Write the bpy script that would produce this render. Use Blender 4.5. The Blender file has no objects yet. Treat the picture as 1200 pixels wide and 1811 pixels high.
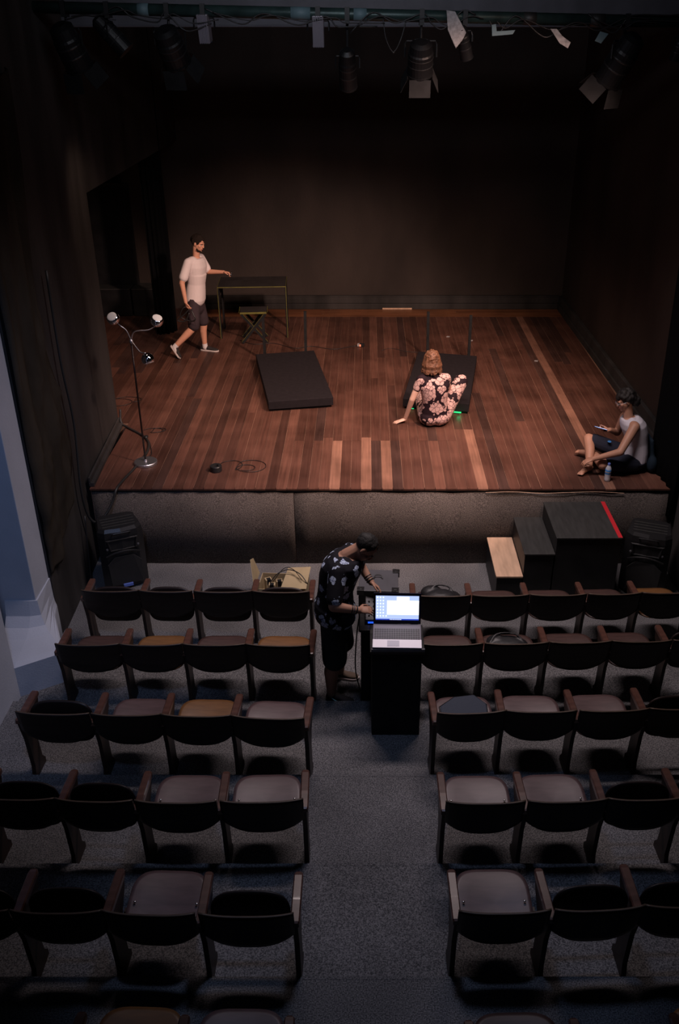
import bpy, math, random
from mathutils import Vector, Matrix, Quaternion, noise
random.seed(7)
C = bpy.context.scene.collection
R = math.radians
# ------------------------------------------------------------------ camera
cam_d = bpy.data.cameras.new('camera'); cam = bpy.data.objects.new('camera', cam_d); C.objects.link(cam)
cam.location = (0, 0, 5.33); cam.rotation_euler = (R(90-28.3), 0, 0)
cam_d.sensor_fit = 'VERTICAL'; cam_d.sensor_height = 24.0; cam_d.sensor_width = 24.0*1200/1811
cam_d.lens = 24.0*1587/1811; cam_d.shift_x = -46/1811; cam_d.clip_start = .05
bpy.context.scene.camera = cam
# ------------------------------------------------------------------ world, view
w = bpy.data.worlds.new('world'); bpy.context.scene.world = w; w.use_nodes = True
w.node_tree.nodes['Background'].inputs[0].default_value = (.5, .6, 1, 1)
w.node_tree.nodes['Background'].inputs[1].default_value = .006
vs = bpy.context.scene.view_settings
vs.view_transform = 'Standard'; vs.look = 'None'; vs.gamma = 1; vs.use_curve_mapping = False; vs.exposure = 0
# ------------------------------------------------------------------ house lights, added beam fill
def area(name, loc, aim, size, col, watt):
    l = bpy.data.lights.new(name, 'AREA'); l.shape = 'RECTANGLE'; l.size, l.size_y = size; l.color = col; l.energy = watt; l.spread = R(105)
    o = bpy.data.objects.new(name, l); C.objects.link(o); o.location = loc
    o.rotation_euler = (Vector(aim)-Vector(loc)).to_track_quat('-Z', 'Y').to_euler(); return o
area('house_light', (.4, 7.35, 5.9), (.4, 7.95, 0), (2.8, .5), (1.0, .82, .82), 95)
area('beam_fill_light', (-.3, 6.3, 6.45), (-.3, 10.4, 5.45), (3.0, .3), (.86, .88, 1.0), 13)  # added fill to lift the beam and pipe, no fixture behind it
def spot(name, loc, aim, ang, col, watt):
    l = bpy.data.lights.new(name, 'SPOT'); l.spot_size = R(ang); l.spot_blend = .6; l.color = col; l.energy = watt; l.shadow_soft_size = .25
    o = bpy.data.objects.new(name, l); C.objects.link(o); o.location = loc
    o.rotation_euler = (Vector(aim)-Vector(loc)).to_track_quat('-Z', 'Y').to_euler()
spot('aisle_downlight', (.15, 4.3, 6.6), (.12, 4.15, 0), 42, (.48, .62, 1.0), 165)
spot('wall_wash', (-1.2, 2.2, 6.3), (-3.3, 6.8, 1.3), 44, (.40, .56, 1.0), 300)
spot('front_of_house_spot', (2.6, 6.5, 6.1), (-.3, 11.5, 1.0), 58, (1.0, .66, .54), 2000)
STAGE_WATT = 210
# ------------------------------------------------------------------ mesh building
def V(*a): return Vector(a)
class MB:
    def __init__(s): s.v = []; s.f = []; s.m = []
    def add(s, vs_, fs, mi=0):
        n = len(s.v); s.v += [tuple(p) for p in vs_]; s.f += [tuple(i+n for i in f) for f in fs]; s.m += [mi]*len(fs); return s
    def box(s, c, d, rot=None, mi=0):
        c = Vector(c); x, y, z = d[0]/2, d[1]/2, d[2]/2
        p = [Vector((a*x, b*y, e*z)) for e in (-1, 1) for b in (-1, 1) for a in (-1, 1)]
        if rot: p = [rot @ q for q in p]
        return s.add([q+c for q in p], [(0,2,3,1),(4,5,7,6),(0,1,5,4),(2,6,7,3),(0,4,6,2),(1,3,7,5)], mi)
    def bb(s, a, b, mi=0):
        return s.box([(a[i]+b[i])/2 for i in range(3)], [abs(b[i]-a[i]) for i in range(3)], None, mi)
    def loft(s, rings, mi=0, closed=True):
        n = len(rings[0]); vv = [p for r in rings for p in r]; ff = []
        for k in range(len(rings)-1):
            for i in range(n):
                j = (i+1) % n; ff.append((k*n+i, k*n+j, (k+1)*n+j, (k+1)*n+i))
        if closed:
            ff.append(tuple(range(n-1, -1, -1))); ff.append(tuple(range((len(rings)-1)*n, len(rings)*n)))
        return s.add(vv, ff, mi)
    def prism(s, poly, a, b, axis='x', mi=0):
        def P(u, v, t): return {'x': (t, u, v), 'y': (u, t, v), 'z': (u, v, t)}[axis]
        return s.loft([[P(u, v, a) for u, v in poly], [P(u, v, b) for u, v in poly]], mi)
    def tube(s, pts, r, seg=8, mi=0, smooth=0):
        pts = [Vector(p) for p in pts]
        if smooth: pts = catmull(pts, smooth)
        rr = r if isinstance(r, (list, tuple)) else [r]*len(pts)
        if len(rr) != len(pts): rr = [rr[0]+(rr[-1]-rr[0])*i/(len(pts)-1) for i in range(len(pts))]
        rings = []; t0 = (pts[1]-pts[0]).normalized(); u = t0.orthogonal().normalized()
        for i, p in enumerate(pts):
            t = (pts[min(i+1, len(pts)-1)]-pts[max(i-1, 0)]).normalized()
            u = (u-t*u.dot(t)); u = u.normalized() if u.length > 1e-6 else t.orthogonal().normalized(); w_ = t.cross(u)
            rings.append([p+(u*math.cos(2*math.pi*k/seg)+w_*math.sin(2*math.pi*k/seg))*rr[i] for k in range(seg)])
        return s.loft(rings, mi)
    def lathe(s, prof, c=(0,0,0), ax=(0,0,1), seg=20, mi=0):   # prof: (radius, height) list
        ax = Vector(ax).normalized(); u = ax.orthogonal().normalized(); w_ = ax.cross(u); c = Vector(c)
        return s.loft([[c+ax*h+(u*math.cos(2*math.pi*k/seg)+w_*math.sin(2*math.pi*k/seg))*max(r, 1e-4) for k in range(seg)] for r, h in prof], mi)
    def cap(s, a, b, ra, rb=None, seg=14, sq=None, k=1.0, mi=0):  # tapered capsule; squash k along the vector sq
        rb = ra if rb is None else rb
        a, b = Vector(a), Vector(b); t = (b-a).normalized() if (b-a).length > 1e-6 else V(0,0,1)
        if sq is not None: u = Vector(sq)-t*t.dot(Vector(sq)); u = u.normalized() if u.length > 1e-4 else t.orthogonal().normalized()
        else: u = t.orthogonal().normalized()
        w_ = t.cross(u); rings = []
        for q in (-80, -55, -25): rings.append((a+t*math.sin(R(q))*ra, ra*math.cos(R(q))))
        L_ = 5
        for i in range(L_): rings.append((a.lerp(b, i/(L_-1)), ra+(rb-ra)*i/(L_-1)))
        for q in (25, 55, 80): rings.append((b+t*math.sin(R(q))*rb, rb*math.cos(R(q))))
        return s.loft([[c+(u*k*math.cos(2*math.pi*i/seg)+w_*math.sin(2*math.pi*i/seg))*r for i in range(seg)] for c, r in rings], mi)
    def ell(s, c, r, rot=None, seg=16, mi=0):
        c = Vector(c); rings = []
        for j in range(1, 10):
            th = math.pi*j/10; rr = []
            for i in range(seg):
                p = V(math.sin(th)*math.cos(2*math.pi*i/seg)*r[0], math.sin(th)*math.sin(2*math.pi*i/seg)*r[1], -math.cos(th)*r[2])
                rr.append(c+(rot @ p if rot else p))
            rings.append(rr)
        return s.loft(rings, mi)
    def mesh(s, name, mats, smooth=False, bevel=0):
        me = bpy.data.meshes.new(name); me.from_pydata(s.v, [], s.f); me.validate()
        for m in mats: me.materials.append(m)
        if len(mats) > 1:
            for p, mi in zip(me.polygons, s.m): p.material_index = mi
        if smooth:
            for p in me.polygons: p.use_smooth = True
        me.update(); return me
def catmull(p, n):
    out = []; q = [p[0]*2-p[1]]+p+[p[-1]*2-p[-2]]
    for i in range(1, len(q)-2):
        for k in range(n):
            t = k/n; a, b, c, d = q[i-1], q[i], q[i+1], q[i+2]
            out.append(.5*((2*b)+(c-a)*t+(2*a-5*b+4*c-d)*t*t+(3*b-a-3*c+d)*t**3))
    out.append(p[-1]); return out
def recalc(me):
    import bmesh
    b = bmesh.new(); b.from_mesh(me); bmesh.ops.recalc_face_normals(b, faces=b.faces); b.to_mesh(me); b.free()
def obj(name, mb, mats, parent=None, smooth=False, bevel=0, label=None, kind=None):
    mats = mats if isinstance(mats, (list, tuple)) else [mats]
    me = mb if isinstance(mb, bpy.types.Mesh) else mb.mesh(name, mats, smooth)
    if not isinstance(mb, bpy.types.Mesh): recalc(me)
    o = bpy.data.objects.new(name, me); C.objects.link(o)
    if bevel:
        m = o.modifiers.new('bevel', 'BEVEL'); m.width = bevel; m.segments = 2; m.limit_method = 'ANGLE'; m.angle_limit = R(40)
    if parent: o.parent = parent
    if label: o['label'] = label
    if kind: o['kind'] = kind
    return o
def tag(o, label, cat, group=None):
    o['label'] = label; o['category'] = cat
    if group: o['group'] = group
    return o
def thing(name, label, cat, loc=(0,0,0), rz=0, group=None):
    o = bpy.data.objects.new(name, None); C.objects.link(o); o.location = loc; o.rotation_euler = (0, 0, rz); o.empty_display_size = .1
    return tag(o, label, cat, group)
def struct(name, mb, mats, **k): return obj(name, mb, mats, kind='structure', **k)
def remesh(name, mb, mats, vox=.007, it=3, parent=None, label=None, fac=.5, disp=None):
    me = mb.mesh(name, []); recalc(me)
    o = bpy.data.objects.new(name, me); C.objects.link(o)
    m = o.modifiers.new('r', 'REMESH'); m.mode = 'VOXEL'; m.voxel_size = vox; m.adaptivity = 0
    if it: m = o.modifiers.new('s', 'SMOOTH'); m.factor = fac; m.iterations = it
    dg = bpy.context.evaluated_depsgraph_get(); me2 = bpy.data.meshes.new_from_object(o.evaluated_get(dg))
    o.modifiers.clear(); o.data = me2; me2.materials.clear()
    for q in (mats if isinstance(mats, (list, tuple)) else [mats]): me2.materials.append(q)
    if disp:
        for v in me2.vertices: v.co += Vector(disp(v.co))
    for p in me2.polygons: p.use_smooth = True
    if parent: o.parent = parent
    if label: o['label'] = label
    return o
# ------------------------------------------------------------------ materials
def mat(name, col, rough=.6, metal=0, spec=.5, var=0, vscale=5, stretch=(1,1,1), bump=0, bscale=60, emit=None, es=0, coat=0, sheen=0, alpha=1, trans=0):
    m = bpy.data.materials.new(name); m.use_nodes = True; nt = m.node_tree; b = nt.nodes['Principled BSDF']
    b.inputs['Base Color'].default_value = (*col, 1); b.inputs['Roughness'].default_value = rough; b.inputs['Metallic'].default_value = metal
    b.inputs['Specular IOR Level'].default_value = spec; b.inputs['Coat Weight'].default_value = coat
    if trans: b.inputs['Transmission Weight'].default_value = trans
    if emit: b.inputs['Emission Color'].default_value = (*emit, 1); b.inputs['Emission Strength'].default_value = es
    if var or bump:
        tc = nt.nodes.new('ShaderNodeTexCoord'); mp = nt.nodes.new('ShaderNodeMapping'); mp.inputs['Scale'].default_value = stretch
        nt.links.new(tc.outputs['Object'], mp.inputs[0])
    if var:
        n = nt.nodes.new('ShaderNodeTexNoise'); n.inputs['Scale'].default_value = vscale; n.inputs['Detail'].default_value = 5; nt.links.new(mp.outputs[0], n.inputs[0])
        r = nt.nodes.new('ShaderNodeMapRange'); r.inputs[1].default_value = .3; r.inputs[2].default_value = .7; r.inputs[3].default_value = 1-var; r.inputs[4].default_value = 1+var
        nt.links.new(n.outputs[0], r.inputs[0])
        x = nt.nodes.new('ShaderNodeVectorMath'); x.operation = 'SCALE'; x.inputs[0].default_value = col; nt.links.new(r.outputs[0], x.inputs['Scale'])
        nt.links.new(x.outputs[0], b.inputs['Base Color'])
    if bump:
        n2 = nt.nodes.new('ShaderNodeTexNoise'); n2.inputs['Scale'].default_value = bscale; n2.inputs['Detail'].default_value = 4; nt.links.new(mp.outputs[0], n2.inputs[0])
        bp = nt.nodes.new('ShaderNodeBump'); bp.inputs['Strength'].default_value = bump; bp.inputs['Distance'].default_value = .01
        nt.links.new(n2.outputs[0], bp.inputs['Height']); nt.links.new(bp.outputs[0], b.inputs['Normal'])
    return m
def speckle(name, c1, c2, scale, rough=.95):    # carpet: fine two-tone fleck + wide wear
    m = mat(name, c1, rough, bump=.35, bscale=scale*1.3, spec=.15); nt = m.node_tree; b = nt.nodes['Principled BSDF']
    tc = nt.nodes.new('ShaderNodeTexCoord')
    n = nt.nodes.new('ShaderNodeTexNoise'); n.inputs['Scale'].default_value = scale; n.inputs['Detail'].default_value = 3; nt.links.new(tc.outputs['Object'], n.inputs[0])
    r = nt.nodes.new('ShaderNodeValToRGB'); r.color_ramp.elements[0].position = .36; r.color_ramp.elements[1].position = .66
    r.color_ramp.elements[0].color = (*c1, 1); r.color_ramp.elements[1].color = (*c2, 1); nt.links.new(n.outputs[0], r.inputs[0])
    n2 = nt.nodes.new('ShaderNodeTexNoise'); n2.inputs['Scale'].default_value = 1.7; nt.links.new(tc.outputs['Object'], n2.inputs[0])
    r2 = nt.nodes.new('ShaderNodeMapRange'); r2.inputs[1].default_value = .3; r2.inputs[2].default_value = .7; r2.inputs[3].default_value = .8; r2.inputs[4].default_value = 1.2
    nt.links.new(n2.outputs[0], r2.inputs[0])
    x = nt.nodes.new('ShaderNodeVectorMath'); x.operation = 'SCALE'; nt.links.new(r.outputs[0], x.inputs[0]); nt.links.new(r2.outputs[0], x.inputs['Scale'])
    nt.links.new(x.outputs[0], b.inputs['Base Color']); return m
def plank_mat(name, cols, axis='y', rough=.42):
    m = bpy.data.materials.new(name); m.use_nodes = True; nt = m.node_tree; b = nt.nodes['Principled BSDF']; b.inputs['Roughness'].default_value = rough; b.inputs['Specular IOR Level'].default_value = .35
    oi = nt.nodes.new('ShaderNodeObjectInfo'); cr = nt.nodes.new('ShaderNodeValToRGB'); e = cr.color_ramp.elements
    while len(e) < len(cols): e.new(.5)
    for i, c in enumerate(cols): e[i].position = i/(len(cols)-1); e[i].color = (*c, 1)
    nt.links.new(oi.outputs['Random'], cr.inputs[0])
    g = nt.nodes.new('ShaderNodeNewGeometry'); mp = nt.nodes.new('ShaderNodeMapping'); mp.inputs['Scale'].default_value = (40, 1.6, 40) if axis == 'y' else (1.6, 40, 40)
    nt.links.new(g.outputs['Position'], mp.inputs[0]); n = nt.nodes.new('ShaderNodeTexNoise'); n.noise_dimensions = '4D'; n.inputs['Scale'].default_value = 1; n.inputs['Detail'].default_value = 6
    mu = nt.nodes.new('ShaderNodeMath'); mu.operation = 'MULTIPLY'; mu.inputs[1].default_value = 50; nt.links.new(oi.outputs['Random'], mu.inputs[0]); nt.links.new(mu.outputs[0], n.inputs['W'])
    nt.links.new(mp.outputs[0], n.inputs['Vector'])
    n3 = nt.nodes.new('ShaderNodeTexNoise'); n3.inputs['Scale'].default_value = 2.3; n3.inputs['Detail'].default_value = 6; nt.links.new(g.outputs['Position'], n3.inputs['Vector'])
    ad = nt.nodes.new('ShaderNodeMath'); ad.operation = 'ADD'; nt.links.new(n.outputs[0], ad.inputs[0]); nt.links.new(n3.outputs[0], ad.inputs[1])
    r = nt.nodes.new('ShaderNodeMapRange'); r.inputs[1].default_value = .6; r.inputs[2].default_value = 1.4; r.inputs[3].default_value = .5; r.inputs[4].default_value = 1.5; nt.links.new(ad.outputs[0], r.inputs[0])
    x = nt.nodes.new('ShaderNodeVectorMath'); x.operation = 'SCALE'; nt.links.new(cr.outputs[0], x.inputs[0]); nt.links.new(r.outputs[0], x.inputs['Scale']); nt.links.new(x.outputs[0], b.inputs['Base Color'])
    rr = nt.nodes.new('ShaderNodeMapRange'); rr.inputs[3].default_value = rough-.1; rr.inputs[4].default_value = rough+.25; nt.links.new(n3.outputs[0], rr.inputs[0]); nt.links.new(rr.outputs[0], b.inputs['Roughness'])
    bp = nt.nodes.new('ShaderNodeBump'); bp.inputs['Strength'].default_value = .25; bp.inputs['Distance'].default_value = .004; nt.links.new(n.outputs[0], bp.inputs['Height']); nt.links.new(bp.outputs[0], b.inputs['Normal'])
    return m
def floral(name, ground, petal, vein, scale, size, density, rough=.8):   # printed blossoms: cells with lobed outlines
    m = mat(name, ground, rough, spec=.2); nt = m.node_tree; b = nt.nodes['Principled BSDF']
    tc = nt.nodes.new('ShaderNodeTexCoord')
    nz = nt.nodes.new('ShaderNodeTexNoise'); nz.inputs['Scale'].default_value = scale*2.2; nt.links.new(tc.outputs['Object'], nz.inputs[0])
    mx = nt.nodes.new('ShaderNodeVectorMath'); mx.operation = 'MULTIPLY_ADD'; mx.inputs[1].default_value = (.5/scale,)*3; nt.links.new(nz.outputs[1], mx.inputs[0]); nt.links.new(tc.outputs['Object'], mx.inputs[2])
    v = nt.nodes.new('ShaderNodeTexVoronoi'); v.inputs['Scale'].default_value = scale; v.inputs['Randomness'].default_value = .8; nt.links.new(mx.outputs[0], v.inputs['Vector'])
    fine = nt.nodes.new('ShaderNodeTexVoronoi'); fine.inputs['Scale'].default_value = scale*2.8; nt.links.new(tc.outputs['Object'], fine.inputs['Vector'])
    s1 = nt.nodes.new('ShaderNodeMath'); s1.operation = 'MULTIPLY_ADD'; s1.inputs[1].default_value = .28; nt.links.new(fine.outputs['Distance'], s1.inputs[0]); nt.links.new(v.outputs['Distance'], s1.inputs[2])
    lt = nt.nodes.new('ShaderNodeMath'); lt.operation = 'LESS_THAN'; lt.inputs[1].default_value = size; nt.links.new(s1.outputs[0], lt.inputs[0])
    sx = nt.nodes.new('ShaderNodeSeparateXYZ'); nt.links.new(v.outputs['Color'], sx.inputs[0])
    l2 = nt.nodes.new('ShaderNodeMath'); l2.operation = 'LESS_THAN'; l2.inputs[1].default_value = density; nt.links.new(sx.outputs[0], l2.inputs[0])
    mm = nt.nodes.new('ShaderNodeMath'); mm.operation = 'MULTIPLY'; nt.links.new(lt.outputs[0], mm.inputs[0]); nt.links.new(l2.outputs[0], mm.inputs[1])
    e = nt.nodes.new('ShaderNodeTexVoronoi'); e.feature = 'DISTANCE_TO_EDGE'; e.inputs['Scale'].default_value = scale*2.8; nt.links.new(tc.outputs['Object'], e.inputs['Vector'])
    le = nt.nodes.new('ShaderNodeMath'); le.operation = 'LESS_THAN'; le.inputs[1].default_value = .045; nt.links.new(e.outputs['Distance'], le.inputs[0])
    m1 = nt.nodes.new('ShaderNodeMix'); m1.data_type = 'RGBA'; m1.inputs[6].default_value = (*petal, 1); m1.inputs[7].default_value = (*vein, 1); nt.links.new(le.outputs[0], m1.inputs[0])
    m2 = nt.nodes.new('ShaderNodeMix'); m2.data_type = 'RGBA'; m2.inputs[6].default_value = (*ground, 1); nt.links.new(mm.outputs[0], m2.inputs[0]); nt.links.new(m1.outputs[2], m2.inputs[7])
    nt.links.new(m2.outputs[2], b.inputs['Base Color']); return m
M = {}
M['wall'] = mat('black_painted_wall', (.030, .027, .026), .75, var=.55, vscale=1.6, stretch=(1.5, 1.5, .35), bump=.3, bscale=25, spec=.3)
M['backwall'] = mat('dark_painted_back_wall', (.036, .026, .022), .7, var=.35, vscale=1.2, stretch=(1, 1, .5), bump=.25, bscale=30, spec=.3)
M['white'] = mat('pale_plaster', (.42, .45, .52), .7, var=.05, vscale=3, bump=.15, bscale=70)
M['carpet'] = speckle('grey_carpet', (.045, .046, .050), (.20, .195, .20), 120)
M['carpet_front'] = speckle('brown_grey_carpet', (.030, .026, .024), (.13, .11, .10), 120)
M['black'] = mat('matt_black', (.012, .012, .013), .8, var=.3, vscale=8, spec=.2)
M['blackpaint'] = mat('black_painted_wood', (.009, .009, .010), .5, var=.5, vscale=5, stretch=(1, 6, 1), spec=.4)
M['steptop'] = mat('worn_black_tread', (.032, .032, .031), .55, var=.22, vscale=6, stretch=(5, .8, 1), spec=.4)
M['blackplastic'] = mat('black_plastic', (.014, .014, .015), .38, spec=.5, bump=.1, bscale=150)
M['blackcloth'] = mat('black_stage_cloth', (.004, .004, .0045), .95, spec=.05, bump=.2, bscale=90)
M['browncloth'] = mat('brown_black_drape', (.030, .024, .018), .9, var=.35, vscale=4, stretch=(1, 1, .4), bump=.3, bscale=40, spec=.15)
M['beam'] = mat('grey_beam', (.085, .083, .10), .6, var=.2, vscale=4, bump=.1)
M['pipe'] = mat('green_grey_pipe', (.03, .055, .052), .4, metal=.4, var=.4, vscale=7, stretch=(1, 1, 1))
M['rubber'] = mat('black_cable_rubber', (.012, .012, .013), .45)
M['greycable'] = mat('grey_cable', (.022, .021, .020), .5)
M['chrome'] = mat('chrome', (.8, .8, .85), .08, metal=1)
M['chrome2'] = mat('brushed_steel', (.6, .6, .64), .42, metal=1)
M['lampwhite'] = mat('white_enamel', (.75, .72, .68), .4)
M['bulb'] = mat('frosted_bulb', (.6, .57, .55), .3)
M['dpole'] = mat('dark_bronze_pole', (.03, .02, .018), .35, metal=.6)
M['wood_light'] = mat('light_plywood', (.56, .37, .25), .55, var=.2, vscale=3, stretch=(6, 1, 1))
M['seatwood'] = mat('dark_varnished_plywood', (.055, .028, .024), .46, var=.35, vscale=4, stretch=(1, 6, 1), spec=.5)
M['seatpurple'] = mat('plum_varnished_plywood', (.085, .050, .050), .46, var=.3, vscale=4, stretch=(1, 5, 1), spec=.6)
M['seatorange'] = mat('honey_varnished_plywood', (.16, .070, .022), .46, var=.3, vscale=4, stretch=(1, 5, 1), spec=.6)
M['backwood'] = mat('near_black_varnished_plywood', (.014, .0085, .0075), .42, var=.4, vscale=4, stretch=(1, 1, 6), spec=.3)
M['rim'] = mat('worn_plywood_edge', (.07, .045, .03), .5, var=.4, vscale=8)
M['armwood'] = mat('red_brown_varnished_hardwood', (.085, .038, .028), .3, var=.3, vscale=5, stretch=(1, 5, 1), coat=.3)
M['legwood'] = mat('dark_hardwood_frame', (.022, .012, .009), .45, var=.4, vscale=5, stretch=(1, 1, 4), spec=.35)
M['steel'] = mat('steel_bolt', (.6, .58, .55), .3, metal=1)
M['mattblack'] = mat('charcoal_platform_cloth', (.013, .010, .012), .85, var=.15, vscale=20, bump=.2, bscale=200, spec=.2)
M['limeedge'] = mat('yellow_green_edge', (.12, .11, .02), .6, var=.3, vscale=10)
M['tabletop'] = mat('charcoal_tabletop', (.030, .026, .026), .5, var=.2, spec=.4)
M['skin_warm'] = mat('skin_warm', (.60, .30, .20), .5, spec=.35, var=.05, vscale=14)
M['skin_pale'] = mat('skin_pale', (.72, .44, .34), .5, spec=.35, var=.05, vscale=14)
M['skin_tan'] = mat('skin_tan', (.46, .24, .16), .5, spec=.35, var=.06, vscale=14)
M['skin_olive'] = mat('skin_olive', (.36, .20, .14), .5, spec=.35, var=.06, vscale=14)
M['hairblack'] = mat('black_hair', (.004, .003, .003), .7, bump=.5, bscale=90)
M['hairbrown'] = mat('dark_brown_hair', (.012, .007, .005), .8, spec=.2, bump=.5, bscale=90)
M['hairred'] = mat('auburn_hair', (.13, .055, .028), .55, var=.5, vscale=22, bump=.7, bscale=80)
M['whitecotton'] = mat('white_cotton', (.68, .60, .60), .85, spec=.15, bump=.15, bscale=14)
M['whitevest'] = mat('white_vest_cotton', (.62, .60, .66), .85, spec=.15, bump=.15, bscale=14)
M['shorts_dark'] = mat('charcoal_shorts_cloth', (.045, .032, .038), .85, spec=.15, var=.2, vscale=6, bump=.2, bscale=14)
M['shorts_navy'] = mat('navy_shorts_cloth', (.022, .025, .040), .85, spec=.15, var=.2, vscale=6, bump=.2, bscale=14)
M['shorts_black'] = mat('black_shorts_cloth', (.022, .027, .032), .85, spec=.15, var=.2, vscale=6, bump=.2, bscale=14)
M['tealmark'] = mat('teal_shoe_mark', (.25, .55, .6), .5)
M['tealshirt'] = mat('dark_teal_overshirt', (.012, .022, .034), .85, spec=.15, bump=.2, bscale=14)
M['sole'] = mat('white_rubber_sole', (.55, .48, .46), .6)
M['shoeblack'] = mat('black_canvas_shoe', (.016, .013, .014), .8)
M['shoebrown'] = mat('brown_suede_shoe', (.075, .05, .035), .9)
M['sock'] = mat('white_sock', (.6, .55, .55), .9)
M['eyewhite'] = mat('eye_white', (.6, .58, .56), .3)
M['lip'] = mat('lip', (.30, .10, .09), .5)
M['floral_b'] = floral('black_shirt_blue_blossoms', (.006, .006, .010), (.42, .50, .66), (.05, .06, .16), 11.5, .56, .80)
M['floral_w'] = floral('plum_jumpsuit_pink_blossoms', (.016, .007, .011), (.56, .36, .33), (.05, .02, .03), 7.5, .72, 1.1)
M['cardboard'] = mat('cardboard', (.40, .31, .18), .8, var=.08, vscale=8)
M['red'] = mat('red_tape', (.55, .02, .03), .5)
M['case'] = mat('grey_laminate', (.075, .075, .085), .5, var=.1, vscale=9)
M['silver'] = mat('silver_plastic', (.85, .80, .85), .4)
M['keys'] = mat('grey_key_caps', (.045, .042, .055), .5)
M['keybed'] = mat('grey_keyboard_deck', (.12, .11, .14), .5)
M['screen_bg'] = mat('screen_desktop', (.05, .1, .5), .4, emit=(.50, .62, 1.0), es=1.05)
M['screen_win'] = mat('screen_window', (.6, .6, .6), .4, emit=(.95, .98, 1.0), es=1.5)
M['screen_bar'] = mat('screen_taskbar', (.02, .02, .2), .4, emit=(.03, .07, .55), es=1)
M['screen_icon'] = mat('screen_icons', (.6, .7, .9), .4, emit=(.78, .88, 1.0), es=1.3)
M['bezel'] = mat('screen_bezel', (.012, .012, .04), .3)
M['phone_screen'] = mat('phone_screen', (.5, .5, .5), .4, emit=(.35, .55, 1.0), es=2.2)
M['bluelight'] = mat('blue_indicator', (.05, .1, .6), .4, emit=(.02, .12, .9), es=1)
M['green'] = mat('green_light_strip', (.05, .6, .2), .4, emit=(.01, .7, .25), es=.8)
M['lanternblack'] = mat('black_lantern_metal', (.006, .006, .007), .45, spec=.4)
M['redled'] = mat('red_indicator', (.6, .1, .05), .4, emit=(1, .25, .12), es=1.2)
M['label_blue'] = mat('blue_label', (.10, .16, .50), .5)
M['clearplastic'] = mat('clear_bottle_plastic', (.85, .88, .95), .15, trans=.45)
M['water'] = mat('water', (.75, .8, .88), .05, trans=.6)
M['bottleblue'] = mat('bottle_label_blue', (.05, .22, .55), .45)
M['bluetape'] = mat('pale_blue_tape', (.10, .16, .18), .6)
M['whitetape'] = mat('white_cloth_tape', (.30, .28, .28), .7, var=.3, vscale=30)
M['white_paint'] = mat('scuffed_white', (.35, .34, .36), .8)
M['grille'] = mat('speaker_grille', (.008, .008, .009), .6, bump=.8, bscale=400)
M['joint'] = mat('pale_board_joint', (.20, .105, .068), .8, var=.85, vscale=1.0, stretch=(9, .5, 1))
M['heatsink'] = mat('lilac_grey_aluminium', (.32, .29, .33), .35, metal=.5)
M['lens'] = mat('lamp_lens', (.5, .4, .3), .1, emit=(1, .62, .35), es=.7)
M['navybag'] = mat('navy_fabric', (.018, .026, .045), .75, bump=.2, bscale=60)
M['blackbag'] = mat('black_bag_nylon', (.010, .010, .012), .5, bump=.3, bscale=18)
P_mid = plank_mat('stage_board', [(.050, .022, .016), (.10, .043, .030), (.070, .030, .021), (.125, .055, .038), (.085, .036, .025), (.060, .026, .018)])
P_light = plank_mat('stage_board_light', [(.19, .092, .062), (.23, .115, .078)])
P_dark = plank_mat('stage_board_dark', [(.045, .022, .018), (.06, .030, .023)])
P_midx = plank_mat('stage_board_across', [(.12, .045, .02), (.20, .08, .035), (.15, .055, .025)], 'x')

# ------------------------------------------------------------------ room shell
STG = .95
tiers = [(0, 8.70, 0), (0, 7.133, .08), (0, 6.117, .16), (0, 5.159, .24), (0, 4.251, .32), (0, 3.367, .40), (0, 2.40, .48)]
fl = MB()
edges = [8.72, 7.133, 6.117, 5.159, 4.251, 3.367, 2.40, .6]
for i in range(7): fl.bb((-3.45, edges[i+1], -.3), (3.6, edges[i], .08*i))
struct('floor', fl, M['carpet'])
for i in range(1, 7):
    e = MB(); e.bb((-.40, edges[i]-.02, .08*i-.01), (.49, edges[i]+.002, .08*i+.0015)); obj('step_nosing', e, M['carpet'])['kind'] = 'structure'
# left wall: white house part, pale pilaster, dark stage part, header over the wing opening
b = MB(); b.bb((-3.6, .6, 0), (-3.075, 6.27, 6.7)); struct('wall_left', b, M['white'])
b = MB(); b.bb((-3.6, 6.86, 0), (-3.02, 7.24, 6.7)); struct('wall_left_pier', b, M['white'], bevel=.006)
b = MB(); b.prism([(-3.5, 7.24), (-3.0, 7.24), (-3.09, 10.43), (-3.5, 10.43)], 0, 6.7, 'z'); b.prism([(-3.5, 10.43), (-3.09, 10.43), (-3.09, 15.8), (-3.5, 15.8)], 3.73, 6.7, 'z')
struct('wall_left_stage', b, M['wall'])
# flared plinth at the foot of the pilaster
b = MB()
def ring(z, t): return [(-3.3, 6.272+.57*t, z), (-3.078, 6.272+.57*t, z), (-2.71-.295*t, 6.50+.35*t, z), (-2.95-.06*t, 7.05+.1*t, z), (-2.99-.02*t, 7.236, z), (-3.3, 7.236, z)]
b.loft([ring(0, 0), ring(.395, 0), ring(.415, .12), ring(.43, .35), ring(.455, .6), ring(.50, .8), ring(.58, .93), ring(.72, 1.0)])
struct('trim_1', b, M['white'], smooth=False)
b = MB(); b.bb((-5.2, 15.8, 0), (3.9, 16.1, 6.7)); struct('wall_back', b, M['backwall'])
b = MB(); b.bb((-5.3, 10.43, 0), (-5.0, 15.8, 6.7)); b.bb((-5.3, 10.2, 0), (-3.5, 10.43, 6.7)); struct('wall_wing', b, M['wall'])
b = MB(); b.prism([(3.52, 8.7), (3.47, 15.8), (3.9, 15.8), (3.9, 8.7)], 0, 6.7, 'z'); struct('wall_right', b, M['backwall'])
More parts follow.
